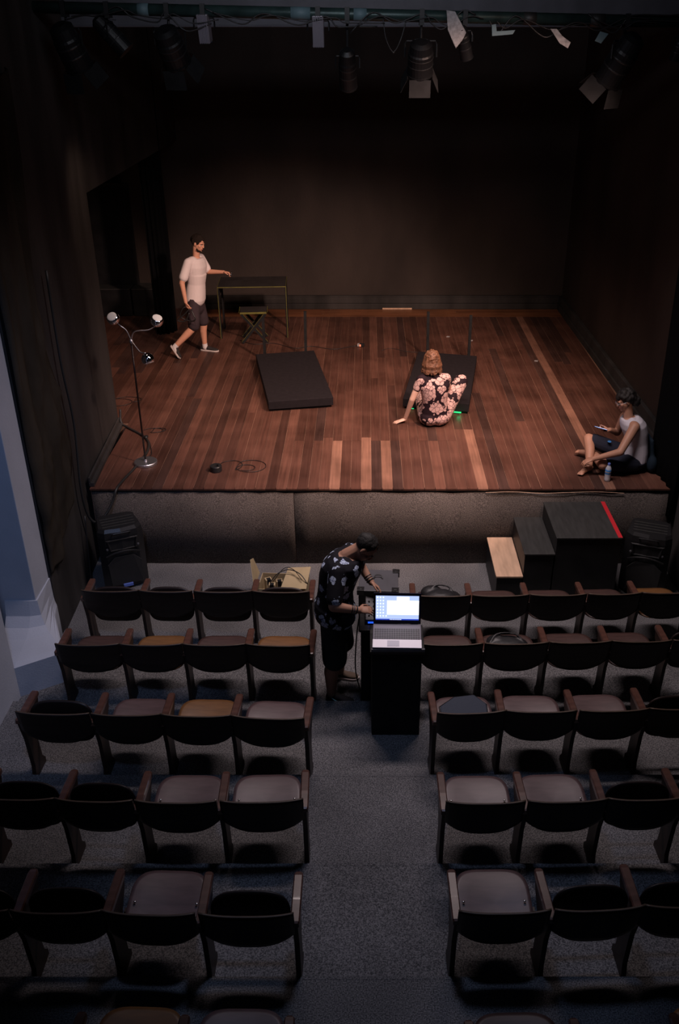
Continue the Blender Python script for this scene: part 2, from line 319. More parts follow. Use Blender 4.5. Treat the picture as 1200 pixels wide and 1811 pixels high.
b = MB(); b.bb((3.36, .6, 0), (3.9, 8.7, 6.7)); struct('wall_right_house', b, M['wall'])
b = MB(); b.bb((-5.3, .6, 6.7), (3.9, 16.1, 6.9)); struct('ceiling', b, M['black'])
# skirting rails at the back and right
b = MB(); b.bb((-3.05, 15.72, STG), (3.42, 15.80, STG+.10)); b.bb((-3.05, 15.745, STG+.10), (3.42, 15.80, STG+.215)); b.bb((-3.05, 15.735, STG+.215), (3.42, 15.80, STG+.235))
struct('baseboard_back', b, M['wall'], bevel=.006)
b = MB(); b.prism([(3.44, 9.3), (3.39, 15.72), (3.48, 15.8), (3.53, 9.3)], STG, STG+.10, 'z'); b.prism([(3.465, 9.3), (3.415, 15.72), (3.48, 15.8), (3.53, 9.3)], STG+.10, STG+.235, 'z')
struct('baseboard_right', b, M['wall'], bevel=.006)
b = MB(); b.prism([(-3.0, 8.71), (-2.94, 8.71), (-3.035, 10.43), (-3.09, 10.43)], STG, STG+.05, 'z'); b.prism([(-3.0, 8.71), (-2.975, 8.71), (-3.07, 10.43), (-3.09, 10.43)], STG+.05, STG+.11, 'z')
struct('baseboard_left', b, M['wall'], bevel=.006)
# ceiling beam over the stage mouth
b = MB(); b.bb((-3.1, 10.4, 5.345), (3.5, 10.7, 5.60)); b.bb((-3.1, 10.38, 5.345), (3.5, 10.4, 5.365)); struct('beam', b, M['beam'], bevel=.008)
# ------------------------------------------------------------------ stage
sb = MB(); sb.bb((-2.985, 8.70, 0), (3.50, 15.79, STG-.0035)); sb.bb((-5.0, 10.45, 0), (-2.985, 15.79, STG-.0035))
stage = struct('stage', sb, M['joint'])
for x0, x1, y in ((-2.97, -.783, 8.694), (-.777, 3.36, 8.694)):
    p = MB(); n = 24
    rows = []
    for z in (0.0, .45, .905):
        rows.append([(x0+(x1-x0)*i/n, y-.012-.004*math.sin(i*1.9+z*5), z) for i in range(n+1)])
    vv = [q for r in rows for q in r]; ff = [(k*(n+1)+i, k*(n+1)+i+1, (k+1)*(n+1)+i+1, (k+1)*(n+1)+i) for k in range(2) for i in range(n)]
    p.add(vv, ff); o = obj('carpet_panel', p, M['carpet_front'], stage, smooth=True)
    sm = o.modifiers.new('s', 'SOLIDIFY'); sm.thickness = .008; sm.offset = -1
p = MB(); p.bb((-2.97, 8.668, .912), (3.36, 8.700, .932)); obj('edge_strip', p, M['blackpaint'], stage)
p = MB(); p.tube([(1.3+.3*i, 8.662, .905+.010*math.sin(i*2.1)) for i in range(6)], .003, 6, smooth=5); obj('loose_thread', p, M['wood_light'], stage, label='pale loose thread hanging along the stage edge')
unit = {}
def plank(x0, x1, y0, y1, m, top=STG):
    k = m.name
    if k not in unit:
        u = MB(); u.box((0, 0, 0), (1, 1, 1)); unit[k] = u.mesh('plank', [m]); recalc(unit[k])
    o = bpy.data.objects.new('plank', unit[k]); C.objects.link(o); o.parent = stage
    dz = random.uniform(-.0012, .0012); o.location = ((x0+x1)/2, (y0+y1)/2, top-.009+dz); o.scale = (x1-x0-.0042, y1-y0-.003, .018)
    return o
x = -2.985; col = 0; rnd = random.Random(12)
cuts_front = 9.95
npl = 0
while x < 3.40:
    wd = .115 if x > -1 else .112
    x1 = min(x+wd, 3.44)
    y = 8.66; c = (x+x1)/2
    # boards whose ends show near the front, centre of the stage
    ends = []
    if -.9 < c < 1.5: ends = [rnd.choice([9.95, 9.95, 10.05, 10.3]), rnd.uniform(11.6, 13.6)]
    else: ends = [rnd.uniform(10.2, 12.0), rnd.uniform(12.8, 14.4)] if col % 2 else [rnd.uniform(11.2, 13.8)]
    ends.append(15.25)
    for k, e in enumerate(ends):
        r_ = rnd.random(); m = P_mid if r_ < .84 else (P_dark if r_ < .94 else P_mid)
        if k == 0 and -.02 < c < .07: m = P_light
        if k == 0 and .07 < c < .19: m = P_dark
        if k == 0 and .19 < c < .30: m = P_light
        if k == 0 and -.42 < c < -.30: m = P_light
        if 2.63 < c < 2.75 and k < 3: m = P_light
        if 2.50 < c < 2.63: m = P_dark
        if k == 0 and 1.2 < c < 1.3: m = P_light
        plank(x, x1, y, e, m); y = e; npl += 1
    x = x1; col += 1
x = -4.98
while x < -2.99:                                    # wing boards
    x1 = min(x+.125, -2.985); e = rnd.uniform(12, 14)
    plank(x, x1, 10.5, e, P_mid); plank(x, x1, e, 15.78, P_dark if rnd.random() < .3 else P_mid); x = x1
for k in range(4):                                  # boards laid across at the back
    y0 = 15.25+.125*k; xx = -2.98; first = True
    while xx < 3.38:
        l = rnd.uniform(1.6, 2.8); x1 = min(xx+l, 3.40); plank(xx, x1, y0, min(y0+.125, 15.72), P_midx); xx = x1
def small(name, mb, m, label, cat, **k): return tag(obj(name, mb, m, **k), label, cat)
# ------------------------------------------------------------------ drapes and flats
def drape(name, path, z0, z1, m, label, cat='curtain', folds=14, amp=.04, th=.006, nz=10, top_shift=(0, 0)):
    pts = catmull([Vector((*q, 0)) for q in path], folds*6//max(1, len(path)-1)); n = len(pts); b_ = MB(); rows = []
    for j in range(nz+1):
        t = j/nz; row = []
        for i, p in enumerate(pts):
            d = (pts[min(i+1, n-1)]-pts[max(i-1, 0)]).normalized(); nn = V(-d.y, d.x, 0)
            a = amp*(.6+.4*(1-t))*math.sin(i/n*folds*2*math.pi+.6*math.sin(t*3+i*.07))
            q = p+nn*a; row.append((q.x+top_shift[0]*t, q.y+top_shift[1]*t, z0+(z1-z0)*t+(.01*math.sin(i*.7) if j == 0 else 0)))
        rows.append(row)
    b_.add([q for r in rows for q in r], [(k*n+i, k*n+i+1, (k+1)*n+i+1, (k+1)*n+i) for k in range(nz) for i in range(n-1)])
    o = obj(name, b_, m, smooth=True); s_ = o.modifiers.new('s', 'SOLIDIFY'); s_.thickness = th
    return tag(o, label, cat)
drape('stage_curtain', [(3.30, 8.53), (3.27, 8.9), (3.24, 9.2), (3.30, 9.42)], .62, 6.6, M['blackcloth'], 'black curtain hanging at the right front corner of the stage, behind the seated man', folds=7, amp=.012, top_shift=(-.09, 0))
drape('stage_curtain', [(-3.38, 14.2), (-3.22, 14.25), (-3.10, 14.4)], STG+.015, 6.5, M['blackcloth'], 'narrow black masking curtain behind the walking man, left of the table', folds=5, amp=.03)
# brown drape pinned on the left wall
b = MB(); outline = [(5.05, 8.36, 7.2), (4.743, 8.322, 7.2), (4.0, 8.24, 7.2), (3.198, 8.159, 7.2), (2.651, 8.196, 7.2), (1.82, 8.37, 7.2), (1.30, 8.31, 7.2), (.95, 7.85, 7.2), (.77, 7.45, 7.2)]
rows = []; NN = 22
zs = [o_[0] for o_ in outline]
fine = catmull([Vector((o_[0], o_[1], 0)) for o_ in outline], 6)
for q in fine:
    row = []
    for i in range(NN+1):
        t = i/NN; y = 7.235+(q.y-7.235)*t; z = q.x
        d = .03+.022*math.sin(y*11+z*1.1)+.016*math.sin(y*23-z*3.0+1)+(.045*math.exp(-((z-1.3-(y-7.2)*.9)/.12)**2))+.03*math.exp(-((z-1.75-(y-7.2)*1.3)/.10)**2)+.02*math.exp(-((z-1.0-(y-7.2)*.5)/.08)**2)
        zz = z-(.10*math.sin(t*math.pi) if q is fine[0] else 0)
        row.append((-3.0-.028*(y-7.24)+.008+d*(1 if 0 < i < NN else .4), y, zz))
    rows.append(row)
b.add([q for r in rows for q in r], [(k*(NN+1)+i, k*(NN+1)+i+1, (k+1)*(NN+1)+i+1, (k+1)*(NN+1)+i) for k in range(len(rows)-1) for i in range(NN)])
o = obj('wall_drape', b, M['browncloth'], smooth=True); s_ = o.modifiers.new('s', 'SOLIDIFY'); s_.thickness = .008; tag(o, 'brown-black cloth draped in folds over the left wall beside the pale pilaster', 'drape')
# black flats and boxes in the wing
t = thing('stage_flat', 'tall black scenery panel standing on the black boxes in the left wing', 'panel', (-4.2, 15.6, 1.43))
b = MB(); b.bb((-.42, -.03, 0), (.28, .03, 1.66)); obj('panel', b, M['blackpaint'], t)
b = MB(); b.bb((-.44, -.045, 1.62), (.30, .04, 1.665)); obj('top_rail', b, M['steptop'], t)
for xa, xb, lab in ((-4.66, -4.02, 'low black box in the left wing, the one nearer the side wall'), (-4.0, -3.47, 'low black box in the left wing, right one of the pair beside the curtain')):
    t = thing('black_box', lab, 'box', ((xa+xb)/2, 15.48, STG)); h = (xb-xa)/2-.005
    b = MB(); b.bb((-h, -.2, .002), (h, .2, .455)); obj('box_body', b, M['blackpaint'], t, bevel=.008)
    b = MB(); b.bb((-h, -.215, .457), (h, .2, .478)); obj('box_lid', b, M['steptop'], t, bevel=.004)
# ------------------------------------------------------------------ theatre seats
def back_mesh():
    b_ = MB(); NX, NZ = 18, 10; th = .014
    def prof(u, s):       # u in -1..1 across, s 0..1 bottom->top
        x_ = u*.2605; ztop = .742-.006*(1-u*u); zb = .415+.115*abs(u)**2.6
        z_ = zb+(ztop-zb)*s; lean = (z_-.415)*-.17; y_ = -.325+lean+.022*abs(u)**3
        return x_, y_, z_
    F = [[prof(-1+2*i/NX, j/NZ) for i in range(NX+1)] for j in range(NZ+1)]
    vv = [V(*q) for r in F for q in r]; n1 = len(vv); vv += [q+V(0, -th, 0) for q in vv]; W = NX+1
    for k in range(NZ):
        for i in range(NX):
            pass
    ff = []; mi = []
    for k in range(NZ):
        for i in range(NX):
            a = k*W+i; ff += [(a, a+1, a+W+1, a+W), (n1+a+W, n1+a+W+1, n1+a+1, n1+a)]; mi += [0, 0]
    for i in range(NX): ff += [(i+1, i, n1+i, n1+i+1), (NZ*W+i, NZ*W+i+1, n1+NZ*W+i+1, n1+NZ*W+i)]; mi += [0, 1]
    for k in range(NZ): ff += [(k*W, (k+1)*W, n1+(k+1)*W, n1+k*W), ((k+1)*W+NX, k*W+NX, n1+k*W+NX, n1+(k+1)*W+NX)]; mi += [0, 0]
    b_.v = [tuple(q) for q in vv]; b_.f = ff; b_.m = mi
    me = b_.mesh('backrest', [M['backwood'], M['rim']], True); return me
def seat_mesh(m):
    b_ = MB(); N = 40; W_, D_, e = .228, .235, 3.6
    def outline(s):
        o_ = []
        for i in range(N):
            a = 2*math.pi*i/N; c_, s2 = math.cos(a), math.sin(a)
            o_.append((W_*s*math.copysign(abs(c_)**(2/e), c_), D_*s*math.copysign(abs(s2)**(2/e), s2)))
        return o_
    def zf(x_, y_): return .016*(abs(x_)/W_)**2+.012*math.sin((y_/D_)*1.4)-.016*math.exp(-((y_/D_+.35)/.5)**2)
    rings = []
    for s, dz in ((.05, 0), (.35, 0), (.65, 0), (.9, 0), (1, -.003), (1, -.013), (.9, -.016), (.05, -.016)):
        rings.append([(x_, y_, zf(x_, y_)+dz) for x_, y_ in outline(s)])
    b_.loft(rings); me = b_.mesh('seat', [m], True); recalc(me); return me
def frame_mesh():
    b_ = MB(); pl = [(-.345, .60), (-.30, .40), (-.285, .12), (-.30, .045), (-.30, 0), (-.10, 0), (-.10, .045), (-.14, .10), (-.155, .30), (-.12, .42), (-.03, .52), (-.01, .60)]
    b_.prism(pl, -.015, .015, 'x'); me = b_.mesh('side_frame', [M['legwood']]); recalc(me); return me
def arm_mesh():
    b_ = MB(); rings = []
    for y_, w_, zt in ((-.352, .022, .636), (-.34, .027, .641), (-.2, .0275, .644), (-.03, .0275, .642), (-.008, .025, .638), (.002, .018, .632)):
        rings.append([(-w_, y_, .604), (-w_, y_, zt-.008), (-w_+.007, y_, zt), (w_-.007, y_, zt), (w_, y_, zt-.008), (w_, y_, .604)])
    b_.loft(rings); me = b_.mesh('armrest', [M['armwood']]); recalc(me); return me
def bolt_mesh():
    b_ = MB()
    b_.lathe([(.008, 0), (.008, .003), (.004, .006)], (0, 0, 0), (0, 0, 1), 8); me = b_.mesh('bolt', [M['steel']], True); recalc(me); return me
SM = {'p': seat_mesh(M['seatpurple']), 'o': seat_mesh(M['seatorange']), 'd': seat_mesh(M['seatwood']), 'k': seat_mesh(M['backwood'])}
BM, FM, AM, TM = back_mesh(), frame_mesh(), arm_mesh(), bolt_mesh()
hm = MB(); hm.bb((-.245, -.115, .385), (.245, -.085, .403)); HM = hm.mesh('seat_bar', [M['legwood']]); recalc(HM)
def ch(name, me, par, loc=(0,0,0), rot=(0,0,0)):
    o_ = bpy.data.objects.new(name, me); C.objects.link(o_); o_.parent = par; o_.location = loc; o_.rotation_euler = rot; return o_
def seat_chair(a, b_, z, state, label, last, rise):
    a, b_ = V(a[0], a[1], z), V(b_[0], b_[1], z); d = b_-a; s = d.length/.525
    rz = math.atan2(d.y, d.x); t_ = thing('theatre_seat', label, 'theatre seat', (a+b_)/2, rz, 'wooden tip-up theatre seats'); t_.scale = (s, 1, 1)
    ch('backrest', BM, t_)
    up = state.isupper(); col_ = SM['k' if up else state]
    if not up: st = ch('seat', col_, t_, (0, -.075, .428))
    else:
        st = ch('seat', col_, t_, (0, -.215 if z > 0 else -.225, .52 if z > 0 else .487), (R(82), 0, 0)); st.scale = (1, .8, 1)
    ch('seat_bar', HM, t_)
    if not up:
        for sx in (-1, 1): ch('bolt', TM, st, (sx*.185, .0, .013)) if rise else None
    ch('side_frame', FM, t_, (-.2625, 0, 0)); ch('armrest', AM, t_, (-.2625, 0, 0))
    if last: ch('side_frame', FM, t_, (.2625, 0, 0)); ch('armrest', AM, t_, (.2625, 0, 0))
    return t_
rows_ = {
 1: ([(-2.644,7.362),(-2.107,7.362),(-1.6,7.352),(-1.052,7.352),(-.509,7.342)], 'KKKK', [(.446,7.281),(.974,7.281),(1.509,7.291),(2.039,7.302),(2.546,7.322),(3.066,7.342)], 'ddddo'),
 2: ([(-2.591,6.429),(-2.052,6.429),(-1.528,6.429),(-.994,6.429),(-.449,6.412)], 'dodo', [(.45,6.429),(.98,6.437),(1.527,6.454),(2.057,6.471),(2.566,6.48),(3.079,6.497)], 'ddddK'),
 3: ([(-2.57,5.494),(-2.015,5.473),(-1.5,5.466),(-.972,5.453),(-.423,5.42)], 'Kpop', [(.505,5.48),(1.027,5.507),(1.565,5.507),(2.091,5.528),(2.632,5.548)], 'pppK'),
 4: ([(-2.513,4.584),(-1.986,4.568),(-1.48,4.552),(-.948,4.547),(-.409,4.563)], 'KKpp', [(.508,4.542),(1.025,4.547),(1.549,4.568),(2.047,4.579),(2.57,4.60)], 'ppKK'),
 5: ([(-2.498,3.683),(-1.96,3.675),(-1.445,3.675),(-.92,3.655),(-.393,3.655)], 'KKpK', [(.505,3.671),(1.021,3.679),(1.533,3.708),(2.059,3.72)], 'pKK'),
 6: ([(-1.922,2.755),(-1.405,2.746),(-.892,2.731),(-.374,2.726)], 'Kop', [(.506,2.703),(1.023,2.714),(1.524,2.74),(2.04,2.76)], 'dKo')}
rown = {1: 'front row by the stage', 2: 'second row from the stage', 3: 'third row from the stage', 4: 'fourth row from the stage', 5: 'fifth row from the stage', 6: 'nearest row, at the bottom edge'}
ordl = ['aisle seat', 'second seat from the aisle', 'third seat from the aisle', 'fourth seat from the aisle', 'fifth seat from the aisle']
cn = {'p': 'plum-brown seat down', 'o': 'honey-coloured seat down', 'd': 'dark brown seat down', 'K': 'seat tipped up'}
seats = {}
for r_, (L_, sl, R_, sr) in rows_.items():
    for side, pts, st in (('left', L_, sl), ('right', R_, sr)):
        n = len(pts)-1
        for i in range(n):
            k = (n-1-i) if side == 'left' else i
            extra = ''
            if side == 'right' and r_ == 1 and i == 0: extra = ', black bag on it'
            if side == 'right' and r_ == 2 and i == 1: extra = ', black bag on it'
            if side == 'right' and r_ == 3 and i == 0: extra = ', navy case on it'
            lab = f'wooden theatre seat, {side} block, {rown[r_]}, {ordl[k]}, {cn[st[i]]}{extra}'
            words = lab.split(); 
            if len(words) > 16: lab = f'theatre seat, {side} block, {rown[r_]}, {ordl[k]}{extra or ", "+cn[st[i]].replace(" seat","")}'
            if len(lab.split()) > 16: lab = f'theatre seat, {side} block, {rown[r_].replace(" from the stage","").replace(" by the stage","").replace(", at the bottom edge","")}, {ordl[k]}{extra}'
            seats[(r_, side, i)] = seat_chair(pts[i], pts[i+1], .08*(r_-1), st[i], lab, i == n-1, r_ >= 4)
# things on seats
b = MB(); b.ell((.72, 7.20, .515), (.17, .12, .075)); b.ell((.64, 7.28, .52), (.11, .09, .07)); b.ell((.83, 7.22, .50), (.09, .10, .06)); b.tube([(.60, 7.24, .56), (.68, 7.29, .60), (.80, 7.28, .59), (.86, 7.2, .54)], .010, 8, smooth=5); b.ell((.74, 7.20, .475), (.17, .13, .035))
tag(remesh('bag', b, M['blackbag'], .008, 3), 'soft black bag on the front row aisle seat, right of the laptop', 'bag')
b = MB(); b.ell((1.24, 6.38, .575), (.19, .12, .05)); b.ell((1.16, 6.42, .575), (.10, .08, .055)); b.ell((1.25, 6.38, .54), (.18, .13, .030)); b.tube([(1.08, 6.36, .60), (1.16, 6.44, .645), (1.32, 6.44, .64), (1.40, 6.36, .59)], .010, 8, smooth=5)
tag(remesh('bag', b, M['blackbag'], .008, 3), 'black bag slumped on a second-row seat, right block', 'bag')
t = thing('laptop_case', 'flat navy case leaning on the third-row aisle seat, right block', 'case', (.765, 5.44, .60), R(4))
b = MB(); b.prism([(-.185, -.13), (.18, -.13), (.185, .05), (.10, .14), (-.06, .125), (-.18, .04)], 0, .028, 'z'); obj('case_shell', b, M['navybag'], t, bevel=.008)
b = MB(); b.tube([(-.185, -.132, .014), (.182, -.132, .014), (.19, .05, .014), (.10, .145, .014), (-.06, .13, .014), (-.187, .042, .014), (-.185, -.132, .014)], .004, 6); obj('piping', b, M['blackplastic'], t)
t.rotation_euler = (R(14), 0, R(3)); t.location = (.765, 5.44, .625)
# ------------------------------------------------------------------ lectern and laptop
t = thing('lectern', 'tall matt black box plinth in the aisle carrying the open laptop', 'plinth', (.25, 5.87, .16))
b = MB(); ang = [(-.20, -.18), (.195, -.18), (.20, .15), (-.205, .15)]; b.loft([[(x_, y_, 0) for x_, y_ in ang], [(x_*1.0, y_, .84) for x_, y_ in ang]]); obj('body', b, M['black'], t, bevel=.006)
b = MB(); b.bb((-.215, -.195, .842), (.215, .165, .870)); obj('top_board', b, M['blackpaint'], t, bevel=.004)
b = MB(); b.bb((-.205, -.205, .872), (.215, -.185, .898)); obj('lip', b, M['case'], t, bevel=.003)
t = thing('laptop', 'open laptop with glowing screen on the black plinth', 'laptop', (.25, 5.80, 1.062), R(-1.5))
tilt = Matrix.Rotation(R(10), 3, 'X')
b = MB(); b.box((0, 0, .022), (.385, .265, .020), tilt); obj('base', b, M['keybed'], t, bevel=.005)
b = MB(); b.box(tilt @ V(0, -.088, .012)+V(0, 0, .022), (.386, .09, .006), tilt); obj('palm_rest', b, M['silver'], t, bevel=.003, label='pale silver palm rest')
b = MB(); b.box(tilt @ V(-.03, -.088, .0165)+V(0, 0, .022), (.095, .06, .0015), tilt); obj('touchpad', b, M['whitevest'], t)
b = MB()
for r2 in range(6):
    for c2 in range(19): b.box(tilt @ V(-.172+c2*.0191, -.028+r2*.0195, .0125)+V(0, 0, .022), (.0155, .0155, .004), tilt)
obj('keys', b, M['keys'], t)['kind'] = 'stuff'
scr = MB(); sR = Matrix.Rotation(R(80), 3, 'X'); sR = Matrix.Rotation(R(-14), 3, 'X') @ Matrix.Rotation(R(90), 3, 'X')
hz = V(0, .135, .050)
def sp(x_, y_, d_): return hz+sR @ V(x_, y_, d_)
scr.box(sp(0, .132, 0), (.380, .262, .010), sR); sc_o = obj('screen_lid', scr, M['bezel'], t, bevel=.004)
def sq(n_, x_, y_, w_, h_, m_, d_=.006): q = MB(); q.box(sp(x_, y_, d_), (w_, h_, .0012), sR); return obj(n_, q, m_, sc_o)
sq('display', 0, .137, .345, .205, M['screen_bg'])
sq('window', .045, .140, .255, .120, M['screen_win'], .0072)
sq('window', .045, .215, .10, .034, M['screen_win'], .0072)
sq('taskbar', 0, .040, .345, .010, M['screen_bar'], .0072)
q = MB()
for cx_ in range(4):
    for cy_ in range(7):
        if cx_ > 2 and cy_ < 6: continue
        q.box(sp(-.158+.023*cx_, .225-.026*cy_, .0072), (.011, .012, .0012), sR)
for i in range(8): q.box(sp(-.055+.012*i, .040, .0082), (.007, .006, .001), sR)
obj('icons', q, M['screen_icon'], sc_o)
q = MB(); q.lathe([(.006, -.02), (.006, .02)], hz+V(-.15, 0, 0), (1, 0, 0), 10); q.lathe([(.006, -.02), (.006, .02)], hz+V(.15, 0, 0), (1, 0, 0), 10); obj('hinge', q, M['blackplastic'], t)
# side cabinet with console
t = thing('equipment_stand', 'low black equipment cabinet between the technician and the black plinth', 'cabinet', (.09, 6.30, .08))
b = MB(); b.bb((-.13, -.15, .0), (.20, .24, .80)); obj('body', b, M['black'], t, bevel=.006)
b = MB(); b.bb((-.14, -.165, .802), (.21, .25, .825)); obj('top_board', b, M['blackpaint'], t, bevel=.004)
t = thing('mixing_console', 'small dark control console on the cabinet by the technician\'s hands', 'console', (.12, 6.34, .907))
b = MB(); b.prism([(-.12, 0), (.17, 0), (.17, .10), (-.12, .045)], -.12, .15, 'x'); obj('case', b, M['case'], t, bevel=.005)
for i in range(6):
    for j in range(4):
        z_ = .045+(.055/.29)*(-.08+.055*j+.12); q = MB(); q.lathe([(.008, 0), (.006, .014)], (-.09+.04*i, -.08+.055*j, z_), (0, 0, 1), 8); obj('knob', q, M['greycable'], t)
q = MB(); q.bb((-.10, -.128, .012), (-.05, -.12, .024)); obj('blue_display', q, M['bluelight'], t)
q = MB(); q.tube([(-.05, 6.45, .86), (-.08, 6.44, .6), (-.09, 6.40, .30), (-.05, 6.36, .10), (.02, 6.14, .09)], .006, 6, smooth=6); small('power_cable', q, M['rubber'], 'thin black cable dropping from the equipment cabinet to the floor', 'cable', smooth=True)
# flight case
t = thing('flight_case', 'flat grey-topped flight case with black corner plates behind the laptop', 'case', (.13, 7.54, 0), R(-3))
b = MB(); b.bb((-.19, -.19, .002), (.19, .19, .48)); obj('body', b, M['blackpaint'], t, bevel=.006)
b = MB(); b.bb((-.195, -.195, .482), (.195, .195, .50)); obj('lid', b, M['case'], t, bevel=.005)
for sx in (-1, 1):
    for sy in (-1, 1):
        b = MB(); b.bb((sx*.205, sy*.205, .45), (sx*.135, sy*.135, .508)); b.box((sx*.168, sy*.168, .510), (.03, .03, .005)); obj('corner_plate', b, M['blackplastic'], t, bevel=.004)
b = MB(); b.tube([(-.05, .02, .505), (-.03, .05, .525), (.02, .05, .525), (.04, .02, .505)], .006, 8, smooth=4); obj('handle', b, M['rubber'], t)
b = MB(); b.prism([(-.17, .08), (-.12, .12), (-.08, .10), (-.10, .05), (-.15, .05)], .501, .504, 'z'); obj('sticker', b, M['whitetape'], t, label='cream paper scrap')
# cardboard box with adapters
t = thing('cardboard_box', 'open cardboard box with leads behind the front row, left of the technician', 'box', (-.86, 7.95, 0), R(-4))
b = MB(); w_, d_, h_, th = .25, .16, .22, .006
b.bb((-w_, -d_, 0.001), (w_, d_, th)); b.bb((-w_, -d_, 0.001), (w_, -d_+th, h_)); b.bb((-w_, d_-th, 0.001), (w_, d_, h_)); b.bb((-w_, -d_, 0.001), (-w_+th, d_, h_)); b.bb((w_-th, -d_, 0.001), (w_, d_, h_))
obj('box_body', b, M['cardboard'], t)
for lx, an, ln in ((-w_, 110, .22), (w_-.22, 35, .30)):
    q = MB()
    if lx < 0:
        rot = Matrix.Rotation(R(-72), 3, 'Y'); c_ = V(lx, 0, h_)+rot @ V(.11, 0, 0)+V(-.01, 0, 0)
        q.prism([(-.16, 0), (.16, 0), (.12, .20), (.02, .24)], 0, .005, 'x'); q.v = [tuple(V(lx-p[0]-.03-p[2]*.25, p[1], h_+p[2])) for p in q.v]
    else:
        q.add([(-.01, -.16, h_+.005), (.26, -.16, h_+.02), (.27, .16, h_+.09), (.03, .16, h_+.07), (-.01, -.16, h_+.010), (.26, -.16, h_+.025), (.27, .16, h_+.095), (.03, .16, h_+.075)], [(0,1,2,3),(7,6,5,4),(0,4,5,1),(1,5,6,2),(2,6,7,3),(3,7,4,0)])
    obj('flap', q, M['cardboard'], t)
for k, (px_, py_) in enumerate(((-.12, -.02), (-.05, .05), (-.17, .08))):
    q = thing('power_adapter', ['beige power adapter standing in the cardboard box, nearest the middle', 'beige power adapter in the cardboard box, beside the big flap', 'beige power adapter in the far left corner of the cardboard box'][k], 'adapter', (t.location.x+px_, t.location.y+py_, .008), R(12*k))
    b = MB(); b.bb((-.035, -.03, 0), (.035, .03, .20)); obj('casing', b, M['cardboard'], q, bevel=.006); b = MB(); b.bb((-.02, -.032, .14), (.02, .01, .203)); obj('socket', b, M['black'], q)
b = MB(); b.tube([(-1.0, 7.93, .22), (-.92, 7.98, .30), (-.80, 8.0, .335), (-.68, 7.92, .33), (-.60, 7.84, .26)], .005, 6, smooth=6); b.tube([(-.97, 7.95, .22), (-.86, 8.03, .33), (-.76, 8.0, .34), (-.66, 7.86, .30)], .004, 6, smooth=6)
small('lead', b, M['rubber'], 'thin black leads trailing over the cardboard box flap', 'cable', smooth=True)
# ------------------------------------------------------------------ stage steps, wooden box, speakers
t = thing('stage_steps', 'black wooden two-step stair unit with red tape against the stage front', 'steps', (0, 0, 0))
for z_, xa, xb in ((.61, 1.63, 1.925), (.80, 1.94, 2.595)):
    b = MB(); b.bb((xa, 7.87, .002), (xb, 8.645, z_-.022)); obj('step_box', b, M['blackpaint'], t, bevel=.004)
    b = MB(); b.bb((xa-.008, 7.86, z_-.02), (xb+.006 if z_ > .7 else xb+.012, 8.65, z_)); obj('tread', b, M['steptop'], t, bevel=.004)
b = MB(); b.bb((2.556, 7.862, .8005), (2.599, 8.648, .803)); obj('tape_strip', b, M['red'], t, label='red tape along the tread edge')
t = thing('low_wooden_box', 'low box with a bare light wood top beside the black stage steps', 'box', (1.485, 8.235, 0))
b = MB(); b.bb((-.13, -.395, .002), (.13, .395, .336)); obj('box_body', b, M['blackpaint'], t, bevel=.004)
b = MB(); b.bb((-.139, -.405, .338), (.139, .405, .36)); obj('top_board', b, M['wood_light'], t, bevel=.004, label='bare light wood top')
def speaker(loc, rz, label, badge):
    t = thing('loudspeaker', label, 'loudspeaker', loc, rz)
    pl = [(-.21, .16), (-.16, .20), (.16, .20), (.21, .16), (.235, -.10), (.17, -.16), (.0, -.185), (-.17, -.16), (-.235, -.10)]
    b = MB(); sc = lambda s, dy=0: [(x_*s, y_*s+dy) for x_, y_ in pl]
    b.loft([[(x_, y_, z_) for x_, y_ in sc(s, dy)] for s, dy, z_ in ((.94, .01, 0.002), (1, 0, .03), (1, 0, .64), (.97, 0, .70), (.90, .01, .735))]); ob = obj('cabinet', b, M['blackplastic'], t)
    b = MB(); b.loft([[(x_*s, -.17-.028*(1-(x_/.2)**2)-o_, z_) for x_, z_ in ((-.17, .07), (.17, .07), (.18, .33), (.10, .42), (-.10, .42), (-.18, .33))] for s, o_ in ((1, 0), (.96, .012))]); obj('grille', b, M['grille'], t)
    b = MB(); b.tube([(-.18, -.175, .43), (-.1, -.20, .47), (0, -.208, .485), (.1, -.20, .47), (.18, -.175, .43)], .010, 8, smooth=5); obj('horn_rim', b, M['blackplastic'], t)
    b = MB(); b.loft([[(x_, -.165-d_, z_) for x_, z_ in ((-.13*s, .50+.04*(1-s)), (.13*s, .50+.04*(1-s)), (.15*s, .62-.04*(1-s)), (-.15*s, .62-.04*(1-s)))] for s, d_ in ((1.15, .012), (1, .03), (.7, -.02))]); obj('horn', b, M['blackplastic'], t)
    b = MB(); b.tube([(-.09, -.17, .68), (-.08, -.20, .70), (.08, -.20, .70), (.09, -.17, .68)], .008, 8, smooth=4); obj('handle', b, M['blackplastic'], t)
    for sx in (-1, 1):
        b = MB(); b.lathe([(.014, 0), (.010, .012)], (sx*.16, -.175, .52), (0, -1, 0), 10); obj('knob', b, M['case'], t)
    if badge: b = MB(); b.bb((-.05, -.222, .055), (.05, -.20, .085)); obj('badge', b, M['label_blue'], t, label='small blue badge')
    b = MB()
    for i in range(4): b.bb((-.17, -.10+.06*i, .736), (.17, -.08+.06*i, .741))
    obj('top_ribs', b, M['steptop'], t)
    return t
speaker((-2.63, 8.32, 0), R(24), 'black loudspeaker with a blue badge on the floor at the left stage corner', True)
speaker((2.98, 8.18, 0), R(-20), 'black loudspeaker on the floor at the right stage corner beside the steps', False)
# scuffed patches on the side walls
for pts_, x_ in (([(8.3, .78), (8.55, .80), (8.6, .55), (8.5, .45), (8.42, .60), (8.36, .70)], -3.028),):
    pass
